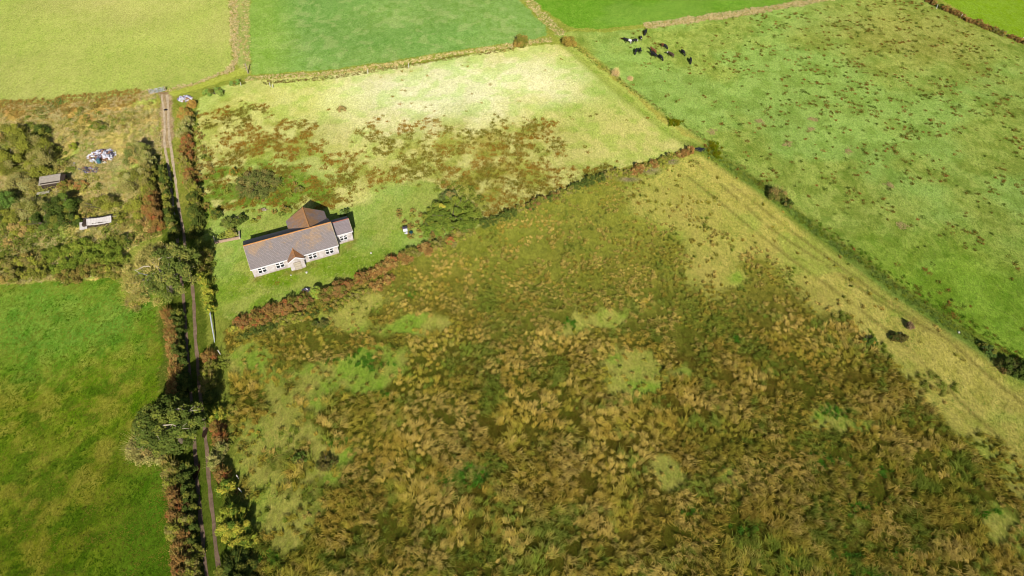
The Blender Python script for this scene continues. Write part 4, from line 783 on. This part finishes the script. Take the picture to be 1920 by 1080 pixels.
# rear wing
wx0, wx1, wy1 = 7.45*S, 13.55*S, 8.95*S; wm = (wx0+wx1)/2; wRH = RH-.14; ws = .6; wEH = wRH-ws*((wx1-wx0)/2+.28)
m = MB(); gable(m, wx0, wx1, HD-.4, wy1, wRH-ws*(wx1-wx0)/2-.16, wRH-.16, 'y'); m.build('rear_wall', M_wall, hs)
yb = HD/2+.12; yl = HD/2+(RH-wEH)/slope+.05; rf = MB()
rf.slab([(wx0-.28, yl, wEH), (wx0-.28, wy1+.2, wEH), (wm, wy1+.2, wRH), (wm, yb+.2, wRH)], T); rf.slab([(wx1+.28, yl, wEH), (wm, yb+.2, wRH), (wm, wy1+.2, wRH), (wx1+.28, wy1+.2, wEH)], T)
rw = rf.build('rear_roof', M_roof2, hs)
m = MB(); m.tube([(wm, yb, wRH+.02), (wm, wy1+.22, wRH+.02)], .1, 8); m.build('ridge_tiles', M_ridge, rw)
# porch
px0, px1, py0 = 5.78*S, 8.12*S, -.97*S; pm = (px0+px1)/2; pRH = 2.95*S; ps = .62; pEH = pRH-ps*((px1-px0)/2+.2)
m = MB(); gable(m, px0, px1, py0, .3, pRH-ps*(px1-px0)/2-.14, pRH-.14, 'y'); m.build('porch_wall', M_wall, hs)
yr = (pRH-EH)/slope-OV; ye = -OV; rf = MB()
rf.slab([(px0-.2, py0-.15, pEH), (pm, py0-.15, pRH), (pm, yr+.2, pRH), (px0-.2, ye+.1, pEH)], .09); rf.slab([(px1+.2, py0-.15, pEH), (px1+.2, ye+.1, pEH), (pm, yr+.2, pRH), (pm, py0-.15, pRH)], .09)
rp = rf.build('porch_roof', roofmat('rusty_slate', C(168, 134, 110), C(206, 136, 74), amt=1.1), hs)
m = MB(); m.tube([(pm, py0-.17, pRH+.01), (pm, yr+.25, pRH+.01)], .08, 8); m.build('ridge_tiles', M_ridge, rp)
m = MB()
for sx in (-1, 1): m.add(*(lambda q: (q, [(0, 1, 2, 3), (7, 6, 5, 4), (0, 4, 5, 1), (1, 5, 6, 2), (2, 6, 7, 3), (3, 7, 4, 0)]))([(pm, py0-.155, pRH+.02), (pm, py0-.155, pRH-.2), (pm+sx*((px1-px0)/2+.22), py0-.155, pEH-.17), (pm+sx*((px1-px0)/2+.22), py0-.155, pEH+.03), (pm, py0-.21, pRH+.02), (pm, py0-.21, pRH-.2), (pm+sx*((px1-px0)/2+.22), py0-.21, pEH-.17), (pm+sx*((px1-px0)/2+.22), py0-.21, pEH+.03)]))
m.build('bargeboard', M_fascia, hs)
m = MB(); m.box(pm-.62, pm+.62, py0-.05, py0-.004, .05, 1.92); dr = m.build('boarded_door', M_board, hs)
m = MB()
for xx in (pm-.66, pm+.6): m.box(xx, xx+.06, py0-.08, py0-.003, .0, 1.98)
m.box(pm-.66, pm+.66, py0-.08, py0-.003, 1.98, 2.05); m.build('door_frame', simple('grey_frame', C(150, 138, 120), .2, 6), dr)
m = MB()
for q in range(3): m.box(pm-.56, pm+.56, py0-.075, py0-.053, .3+.6*q, .4+.6*q)
m.build('batten', simple('grey_batten', C(166, 152, 130), .2, 6), dr)
def window(x, y, zc, ww=1.36*S, wh=1.12*S):
    m = MB(); f = .085; x0, x1, z0, z1 = x-ww/2, x+ww/2, zc-wh/2, zc+wh/2; zt = z0+wh*.6
    for a in ((x0, x0+f, z0, z1), (x1-f, x1, z0, z1), (x0+f, x1-f, z0, z0+f), (x0+f, x1-f, z1-f, z1), (x-f*1.1, x+f*1.1, z0+f, z1-f), (x0+f, x-f*1.1, zt-f*.9, zt+f*.9), (x+f*1.1, x1-f, zt-f*.9, zt+f*.9)): m.box(a[0], a[1], y-.06, y-.002, a[2], a[3])
    fr = m.build('window', M_frame, hs)
    for a in ((x0+f, x-f*1.1, z0+f, zt-f*.9), (x+f*1.1, x1-f, z0+f, zt-f*.9), (x0+f, x-f*1.1, zt+f*.9, z1-f), (x+f*1.1, x1-f, zt+f*.9, z1-f)):
        g_ = MB(); g_.box(a[0], a[1], y-.02, y-.003, a[2], a[3]); g_.build('pane', M_glass, fr)
    g_ = MB(); g_.box(x0-.06, x1+.06, y-.13, y-.003, z0-.1, z0-.01); g_.build('sill', M_sill, fr)
for u_ in (1.5, 4.33, 9.6, 12.4): window(u_*S, 0, 1.2*S)
window(15.3*S, ay0, 1.22*S, 1.3*S, 1.05*S)

# ------------------------------------------------------------------ sheds, gate, wall, posts, pipe, rubbish
def corr(x0, x1, ya, za, yb_, zb_, n=40, amp=.04, sag=.15, seed=1, t=.03):
    """corrugated sheet roof, waves running across x"""
    r = random.Random(seed); V = []; F = []
    for i in range(n+1):
        x = x0+(x1-x0)*i/n; dz = amp*(1 if i % 2 else -1)-sag*math.sin(math.pi*i/n)
        for tt in (0, t): V += [(x, ya+r.uniform(-.05, .05), za+dz-tt), (x, yb_, zb_+dz-tt)]
    for i in range(n):
        a = i*4; b = a+4; F += [(a, b, b+1, a+1), (a+2, a+3, b+3, b+2), (a, a+2, b+2, b), (a+1, b+1, b+3, a+3)]
    F += [(0, 1, 3, 2), (n*4, n*4+2, n*4+3, n*4+1)]
    return V, F
M_tin = simple('weathered_white_sheet', C(214, 206, 200), .16, 1.5, .7, .3); M_tin2 = simple('rusty_grey_sheet', C(184, 166, 146), .25, 1.5, .75, .3); M_dark = simple('dark_boarding', C(76, 64, 54), .3, 5, .9, .1)
g = G(180, 412, 1.2); sd = thing('derelict_shed', 'derelict low shed with broken whitish corrugated roof in the scrub', 'shed', (g[0], g[1], 0), math.radians(12))
m = MB(); m.box(-2.5, 2.7, -1.0, .9, -.2, 1.15); m.build('wall', M_dark, sd)
m = MB(); m.add(*corr(-1.6, 3.05, -1.25, 1.1, .0, 1.75, 34, seed=2)); o = m.build('roof_sheet', M_tin, sd)
m = MB(); m.add(*corr(-2.2, 2.9, 1.2, 1.15, .04, 1.78, 34, seed=3, sag=.25)); o = m.build('roof_sheet', M_tin2, sd); o['label'] = 'rustier rear roof sheet'
m = MB(); m.add(*corr(-3.1, -1.7, -1.5, .45, -.1, 1.15, 12, seed=4, sag=.05)); o = m.build('roof_sheet', M_tin, sd); o['label'] = 'fallen roof sheet at the left end'
m = MB(); m.box(3.0, 3.9, .2, .34, 1.25, 1.33); m.build('rafter', M_wood, sd)
g = G(97, 342, 1.0); sd = thing('flat_roofed_shed', 'small shed with a grey flat roof and dark boarded end among the bushes', 'shed', (g[0], g[1], 0), math.radians(16))
m = MB(); m.box(-1.8, 1.9, -1.1, 1.1, -.2, 1.7); m.build('wall', M_dark, sd)
m = MB(); m.slab([(-2.1, -1.3, 1.62), (2.0, -1.3, 1.62), (2.0, 1.25, 2.0), (-2.1, 1.25, 2.0)], .08); m.build('roof', simple('grey_felt', C(184, 172, 156), .2, 2, .9, .1), sd)
m = MB(); m.box(2.06, 2.9, -1.25, 1.2, -.2, 1.75); m.build('lean_to', M_dark, sd)
g = G(82, 363, .3); m = MB(); M4 = Matrix.Translation((g[0], g[1], .25)) @ Matrix.Rotation(math.radians(16), 4, 'Z') @ Matrix.Rotation(.12, 4, 'X')
m.box(-1.2, 1.2, -.35, .35, .2, .35, M4); tag(m.build('board', simple('pale_board', C(196, 186, 160), .2, 3)), 'pale board lying in bushes below the flat-roofed shed', 'board')

def post(px, py, h_, label, r=.09, mat=None, lean=0., name='fence_post'):
    g = G(px, py); m = MB(); m.tube([(0, 0, -.2), (lean*h_*.5, 0, h_*.5), (lean*h_, 0, h_)], [r*1.05, r, r*.92], 8)
    o = m.build(name, mat or M_white_post); o.location = (g[0], g[1], float(HZ(g[0], g[1]))); return tag(o, label, 'post')
post(281, 177, 1.3, 'weathered post at the left end of the field gate', .12, M_wood, name='gate_post'); post(311, 170, 1.3, 'weathered post at the right end of the field gate', .12, M_wood, name='gate_post')
post(465.5, 138, 2.8, 'lone tall timber pole at the corner of the upper green field', .13, M_wood, name='timber_pole')
for px, py, h_, lb in ((507, 163, 1.2, 'leftmost pale fence post below the upper green field'), (512, 165, 1.0, 'short pale post just right of the leftmost fence post'), (690, 139, 1.2, 'pale fence post midway along the edge of the upper green field'), (766, 126, 1.3, 'pale fence post rightmost along the edge of the upper green field'),
                       (445, 158, 1., 'short pale post in the green brambles right of the gate rubbish'), (452, 161, 1., 'short pale post right beside another in the green brambles'),
                       (1756, 16, 1.3, 'pale post beside the top right hedge, highest in view'), (1801, 34, 1.2, 'pale post beside the top right hedge, second from the top'), (1861, 58, 1.2, 'pale post beside the top right hedge, third from the top'), (1915, 77, 1.2, 'pale post beside the top right hedge at the right edge'),
                       (403, 452, 1.3, 'white post at the end of the low garden wall'), (386, 512, 1.2, 'white post in the lane hedge left of the bungalow'), (387, 530, 1.1, 'white post in the lane hedge below left of the bungalow'), (413, 664, 1.1, 'white post on the field side of the olive and red hedge'), (383, 728, 1.2, 'white leaning post in dark shade right of the lane'),
                       (447, 897, 1.1, 'white post in the shade beside the patchy hedge'), (453, 922, 1.2, 'white leaning post beside the top of the tall yellow-green hedge')):
    post(px, py, h_, lb, .075, lean=random.uniform(-.12, .12))
# gate
ga, gb = G(283, 177.5), G(309.5, 171.5); gl = math.hypot(gb[0]-ga[0], gb[1]-ga[1]); gt = thing('field_gate', 'grey metal field gate closed across the top of the lane', 'gate', (ga[0], ga[1], .1), math.atan2(gb[1]-ga[1], gb[0]-ga[0]))
m = MB()
for x in (.05, gl-.05): m.tube([(x, 0, .1), (x, 0, 1.25)], .045, 7)
m.build('frame', M_galv, gt)
for z in (.15, .38, .61, .86, 1.18): m = MB(); m.tube([(.05, 0, z), (gl-.05, 0, z)], .04, 7); m.build('rail', M_galv, gt)
for x0, x1 in ((.05, gl/2), (gl-.05, gl/2)): m = MB(); m.tube([(x0, .02, .15), (x1, .02, 1.18)], .035, 6); m.build('brace', M_galv, gt)
m = MB(); m.tube([(gl/2, .02, .15), (gl/2, .02, 1.18)], .035, 6); m.build('brace', M_galv, gt)
# white pipe
m = MB(); P = [G(392, 572, .9), G(394, 588, .7), G(396.5, 604, .7), G(399, 620, .55), G(401.5, 634, .5), G(402, 642, .35)]; m.tube(P, [.05, .12, .13, .11, .09, .05], 7)
tag(m.build('pipe', simple('white_plastic', C(228, 232, 236), .08, 3, .5, .4)), 'long thin white pipe lying in the hedge gap right of the lane', 'pipe')
# garden wall
ga, gb = G(403, 456), G(449, 447); m = MB(); L_ = math.hypot(*(gb-ga)[:2]); m.box(0, L_, -.12, .12, -.2, .45)
gw = thing('garden_wall', 'low pinkish ruined wall at the left edge of the bungalow garden', 'wall', (ga[0], ga[1], 0), math.atan2(gb[1]-ga[1], gb[0]-ga[0])); m.build('brickwork', simple('pink_brick', C(186, 158, 134), .25, 5, .9, .1), gw)
m = MB(); m.box(L_, L_+.2, -.14, 1.7, -.2, .5); m.build('return', M_board, gw)
# rubbish
def heap(name, label, px, py, rx, ry, n, pal, seed, smax=.7, hmax=.6):
    cx, cy, ax, ay = EL(px, py, rx, ry); t = thing(name, label, 'rubbish', (cx, cy, float(HZ(cx, cy)))); r = random.Random(seed)
    groups = {}
    for i in range(n):
        a = r.uniform(0, 6.28); q = math.sqrt(r.random()); x, y = ax*q*math.cos(a), ay*q*math.sin(a); z = hmax*(1-q*q)*r.uniform(.3, 1)
        M4 = Matrix.Translation((x, y, z)) @ Matrix.Rotation(r.uniform(0, 6.28), 4, 'Z') @ Matrix.Rotation(r.uniform(-.5, .5), 4, 'X') @ Matrix.Rotation(r.uniform(-.4, .4), 4, 'Y')
        k_ = r.choices(range(len(pal)), [p[2] for p in pal])[0]; mb = groups.setdefault(k_, MB()); sx, sy = r.uniform(.2, 1)*smax, r.uniform(.15, .7)*smax
        mb.box(-sx/2, sx/2, -sy/2, sy/2, -.06, r.choice((.0, .02, .15, .25)), M4)
    for k_, mb in groups.items(): mb.build(pal[k_][0], pal[k_][1], t)['kind'] = 'stuff'
    return t
WHT = simple('white_waste', C(238, 236, 246), .08, 2, .6, .3); LIL = simple('grey_lilac_waste', C(150, 146, 176), .25, 2, .7, .3); TER = simple('brown_waste', C(164, 124, 100), .25, 2, .9, .1); DRK = simple('dark_waste', C(88, 82, 96), .3, 2, .8, .2)
heap('rubbish_heap', 'heap of white and grey dumped rubbish in the scrub left of the lane', 192, 294, 25, 13, 230, [('white_sheet', WHT, 5), ('grey_sheet', LIL, 2), ('brown_debris', TER, 3), ('dark_debris', DRK, 1.2)], 3, 1.0, .7)
heap('debris_pile', 'flat pile of dark burnt-looking debris below the white rubbish heap', 167, 320, 20, 6, 110, [('dark_debris', DRK, 4), ('grey_sheet', LIL, 2), ('brown_debris', TER, 2)], 4, .6, .25)
heap('rubbish_heap', 'narrow strip of white rubbish bags just right of the gate', 347, 185, 14, 5, 90, [('white_bag', WHT, 5), ('grey_bag', LIL, 1.5), ('brown_debris', TER, 1.5)], 5, .7, .5)
heap('debris_pile', 'small dark object left of the burnt debris pile', 139, 309, 5, 2, 12, [('dark_debris', DRK, 3), ('grey_sheet', LIL, 1)], 6, .5, .2)
heap('rubble_pile', 'small pile of pale rubble in the garden above the bungalow', 495, 393, 7, 2, 22, [('pale_rubble', M_board, 3), ('brown_debris', TER, 1)], 8, .4, .2)
heap('rubbish_heap', 'dark plastic and pale rubbish on the garden side of the bramble hedge', 575, 545, 8, 3, 30, [('dark_debris', DRK, 4), ('grey_sheet', LIL, 2), ('white_bag', WHT, .6)], 9, .5, .5)
g = G(184, 301, .9); m = MB(); m.tube([(0, 0, 0), (.02, 0, .1), (.02, 0, .85), (0, 0, .95)], [.36, .42, .42, .34], 14); o = m.build('barrel', simple('teal_plastic', C(70, 120, 130), .12, 3, .5, .4)); o.location = (g[0], g[1], .3)
tag(o, 'teal plastic barrel standing in the white rubbish heap', 'barrel')
# object on the garden lawn
g = G(760, 432); ob = thing('garden_box', 'white box with a black top standing on the lawn right of the bungalow', 'box', (g[0], g[1], float(HZ(g[0], g[1]))), .2)
m = MB(); m.box(-.42, .42, -.3, .3, 0, .7); m.build('body', WHT, ob); m = MB(); m.box(-.46, .46, -.2, .36, .7, .8); m.tube([(-.46, .3, .1), (-.5, .3, .9)], .03, 5); m.build('lid', DRK, ob)
g = G(762, 438); m = MB(); m.box(-.35, .3, -.1, .1, 0, .12); m.box(-.1, .2, -.3, .3, .1, .16); o = m.build('scrap', WHT); o.location = (g[0], g[1], .05); tag(o, 'small white scrap just below the white box on the lawn', 'scrap')
g = G(771, 438); m = MB(); m.tube([(0, 0, 0), (0, 0, .08), (0, 0, .35), (0, 0, .4)], [.3, .34, .38, .36], 12); o = m.build('tub', simple('dark_teal_plastic', C(30, 84, 84), .1, 3, .5, .4)); o.location = (g[0], g[1], 0); tag(o, 'round dark teal tub on the lawn right of the white box', 'tub')
def stone(px, py, r, label, mat=M_white_post):
    g = G(px, py); m = MB(); n = 7; rr = random.Random(int(px)); th = [2*math.pi*i/n for i in range(n)]; rad = [r*rr.uniform(.75, 1.2) for _ in th]
    v = [(rad[i]*math.cos(th[i])*s_, rad[i]*math.sin(th[i])*s_, z) for s_, z in ((1, -.1), (1.05, r*.4), (.6, r*.9)) for i in range(n)]
    m.add(v, [(i, (i+1) % n, n+(i+1) % n, n+i) for i in range(n)]+[(n+i, n+(i+1) % n, 2*n+(i+1) % n, 2*n+i) for i in range(n)]+[tuple(range(2*n, 3*n)), tuple(range(n-1, -1, -1))])
    o = m.build('stone', mat); o.location = (g[0], g[1], float(HZ(g[0], g[1]))); tag(o, label, 'stone')
stone(323, 387, .32, 'pale stone in the shaded left rut of the lane, the farther of two'); stone(325.5, 402, .34, 'pale stone in the shaded left rut of the lane, the nearer of two')
stone(575, 512, .22, 'small pale stone on the lawn in front of the porch, nearer the wall'); stone(546, 517, .15, 'tiny pale stone on the lawn left in front of the porch'); stone(696, 476, .2, 'small pale stone on the lawn right of the bungalow front')
stone(1797, 624, .22, 'small white stone on the edge of the ditch near the wheel tracks')
stone(818, 380, .22, 'small pale stone at the left edge of the garden thicket')

# ------------------------------------------------------------------ cattle
def cow_mesh(name, pose, mat):
    """one continuous skinned body; x forward, feet on z=0; about 2.2 m long"""
    vs = []; es = []; rad = []
    def add(p, r, par=None):
        vs.append(p); rad.append(r); i = len(vs)-1
        if par is not None: es.append((par, i))
        return i
    pel = add((-.72, 0, 1.12), (.29, .30)); mid = add((-.2, 0, 1.06), (.35, .38), pel); rib = add((.25, 0, 1.06), (.34, .38), mid); sho = add((.62, 0, 1.12), (.27, .33), rib)
    if pose == 'graze': nk = add((.95, 0, .9), (.17, .2), sho); hd = add((1.2, 0, .5), (.14, .15), nk); mz = add((1.3, 0, .16), (.09, .1), hd)
    elif pose == 'turn': nk = add((.92, .12, 1.26), (.17, .2), sho); hd = add((1.1, .36, 1.34), (.15, .16), nk); mz = add((1.18, .68, 1.14), (.1, .1), hd)
    else: nk = add((.98, 0, 1.32), (.17, .2), sho); hd = add((1.3, 0, 1.42), (.15, .16), nk); mz = add((1.62, 0, 1.22), (.1, .1), hd)
    for s_ in (-1, 1): add((vs[hd][0]-.08, vs[hd][1]+s_*.26, vs[hd][2]+.06), (.03, .05), hd)
    for s_ in (-1, 1):
        o = .09*s_
        a = add((.55+o, s_*.19, .8), (.13, .13), sho); b = add((.56+o, s_*.2, .42), (.07, .07), a); c = add((.54+o, s_*.2, .1), (.055, .055), b); add((.58+o, s_*.2, .02), (.07, .06), c)
        a = add((-.72-o, s_*.2, .82), (.17, .14), pel); b = add((-.68-o, s_*.2, .62), (.11, .1), a); c = add((-.84-o, s_*.2, .44), (.065, .06), b); d = add((-.78-o, s_*.2, .1), (.055, .055), c); add((-.74-o, s_*.2, .02), (.07, .06), d)
    t1 = add((-1.02, 0, 1.2), (.05, .05), pel); t2 = add((-1.1, 0, .8), (.03, .03), t1); add((-1.1, 0, .5), (.05, .05), t2)
    me = bpy.data.meshes.new('tmp'); me.from_pydata(vs, es, []); ob_ = bpy.data.objects.new('tmp', me); COL.objects.link(ob_)
    md = ob_.modifiers.new('s', 'SKIN'); sk = me.skin_vertices[0].data if me.skin_vertices else None
    if sk is None:
        bpy.context.view_layer.objects.active = ob_; me.skin_vertices.new() if hasattr(me.skin_vertices, 'new') else None; sk = me.skin_vertices[0].data
    for i, r_ in enumerate(rad): sk[i].radius = r_
    sk[0].use_root = True; md.use_smooth_shade = True; sb = ob_.modifiers.new('d', 'SUBSURF'); sb.levels = 2; sb.render_levels = 2
    dg = bpy.context.evaluated_depsgraph_get(); dg.update(); out = bpy.data.meshes.new_from_object(ob_.evaluated_get(dg)); bpy.data.objects.remove(ob_)
    out.name = name; out.materials.clear(); out.materials.append(mat); return out
def cowmat(name, base, patch=None, lo=0, hi=0, face=False, blot=None):
    """coat with patches that belong to the animal"""
    m, t = newmat(name); tc = N(t, 'ShaderNodeTexCoord'); v = tc.outputs['Object']; n = noise(t, 2.2, 2, .5, .4, v); c = mixc(t, base*.8, base*1.2, ramp(t, n, .4, .6))
    s_ = N(t, 'ShaderNodeSeparateXYZ'); t.links.new(v, s_.inputs[0])
    if patch is not None:
        a = ramp(t, s_.outputs[0], lo-.04, lo+.04); b = ramp(t, s_.outputs[0], hi+.04, hi-.04); q = N(t, 'ShaderNodeMath', operation='MULTIPLY'); t.links.new(a, q.inputs[0]); t.links.new(b, q.inputs[1]); c = mixc(t, c, patch, q.outputs[0])
    if blot is not None: c = mixc(t, c, blot[0], ramp(t, n, blot[1], blot[1]+.03))
    finish(t, c, .7, spec=.3); return m
BK = C(30, 30, 32); WH = C(236, 230, 224)
CM = {'black': cowmat('black_coat', BK), 'belt': cowmat('belted_coat', BK, WH, -1.3, -.1), 'whiteface': cowmat('white_faced_coat', BK, WH, .98, 2), 'brown': cowmat('brown_coat', C(132, 82, 50)), 'redblack': cowmat('red_black_coat', C(128, 78, 46), BK, -.1, 2),
      'dkbrown': cowmat('dark_brown_coat', C(84, 62, 48), WH, 1.0, 2), 'blotch': cowmat('blotched_coat', BK, blot=(WH, .56))}
# px, py, heading as a photo point it faces, coat, pose, label
COWS = [(1178, 76, (1165, 74), 'belt', 'stand', 'black cow with white hindquarters, leftmost of the herd'),
        (1190, 75.5, (1197, 73), 'whiteface', 'graze', 'black cow with a white face just right of the leftmost cow'),
        (1202, 69.5, (1202, 76), 'blotch', 'stand', 'small black and white cow standing end-on near the top of the herd'),
        (1210.5, 59, (1207, 66), 'black', 'graze', 'black cow farthest up, at the top of the herd'),
        (1192.5, 94.5, (1190, 101), 'black', 'graze', 'black cow left of the close pair below the leftmost cow'),
        (1200, 93, (1198, 100), 'black', 'turn', 'black cow right of the close pair below the leftmost cow'),
        (1226, 93.5, (1219, 90), 'brown', 'stand', 'chestnut brown cow standing behind a black cow'),
        (1226.5, 101, (1219, 98), 'black', 'stand', 'black cow in front of the chestnut brown cow'),
        (1239, 105.5, (1246, 111), 'black', 'graze', 'black cow head down right of the pair with the chestnut one'),
        (1246, 84.5, (1254, 88), 'redblack', 'graze', 'red-brown cow with a black front standing apart in the middle'),
        (1259, 101, (1251, 97), 'dkbrown', 'turn', 'dark brown cow with a white face'),
        (1281, 96.5, (1288, 103), 'black', 'graze', 'black cow second from the right of the herd'),
        (1295, 112, (1296, 119), 'black', 'graze', 'black cow farthest right and lowest of the herd')]
cache = {}
for px, py, hp, coat, pose, lb in COWS:
    if (coat, pose) not in cache: cache[(coat, pose)] = cow_mesh('cow', pose, CM[coat])
    o = bpy.data.objects.new('cow', cache[(coat, pose)]); COL.objects.link(o); g = G(px, py, .8); q = G(*hp, .8)
    o.location = (g[0], g[1], float(HZ(g[0], g[1]))); o.rotation_euler = (0, 0, math.atan2(q[1]-g[1], q[0]-g[0])); s_ = .93 if coat != 'blotch' else .78; o.scale = (s_, s_, s_)
    tag(o, lb, 'cow', 'cattle grazing in the right-hand pasture')
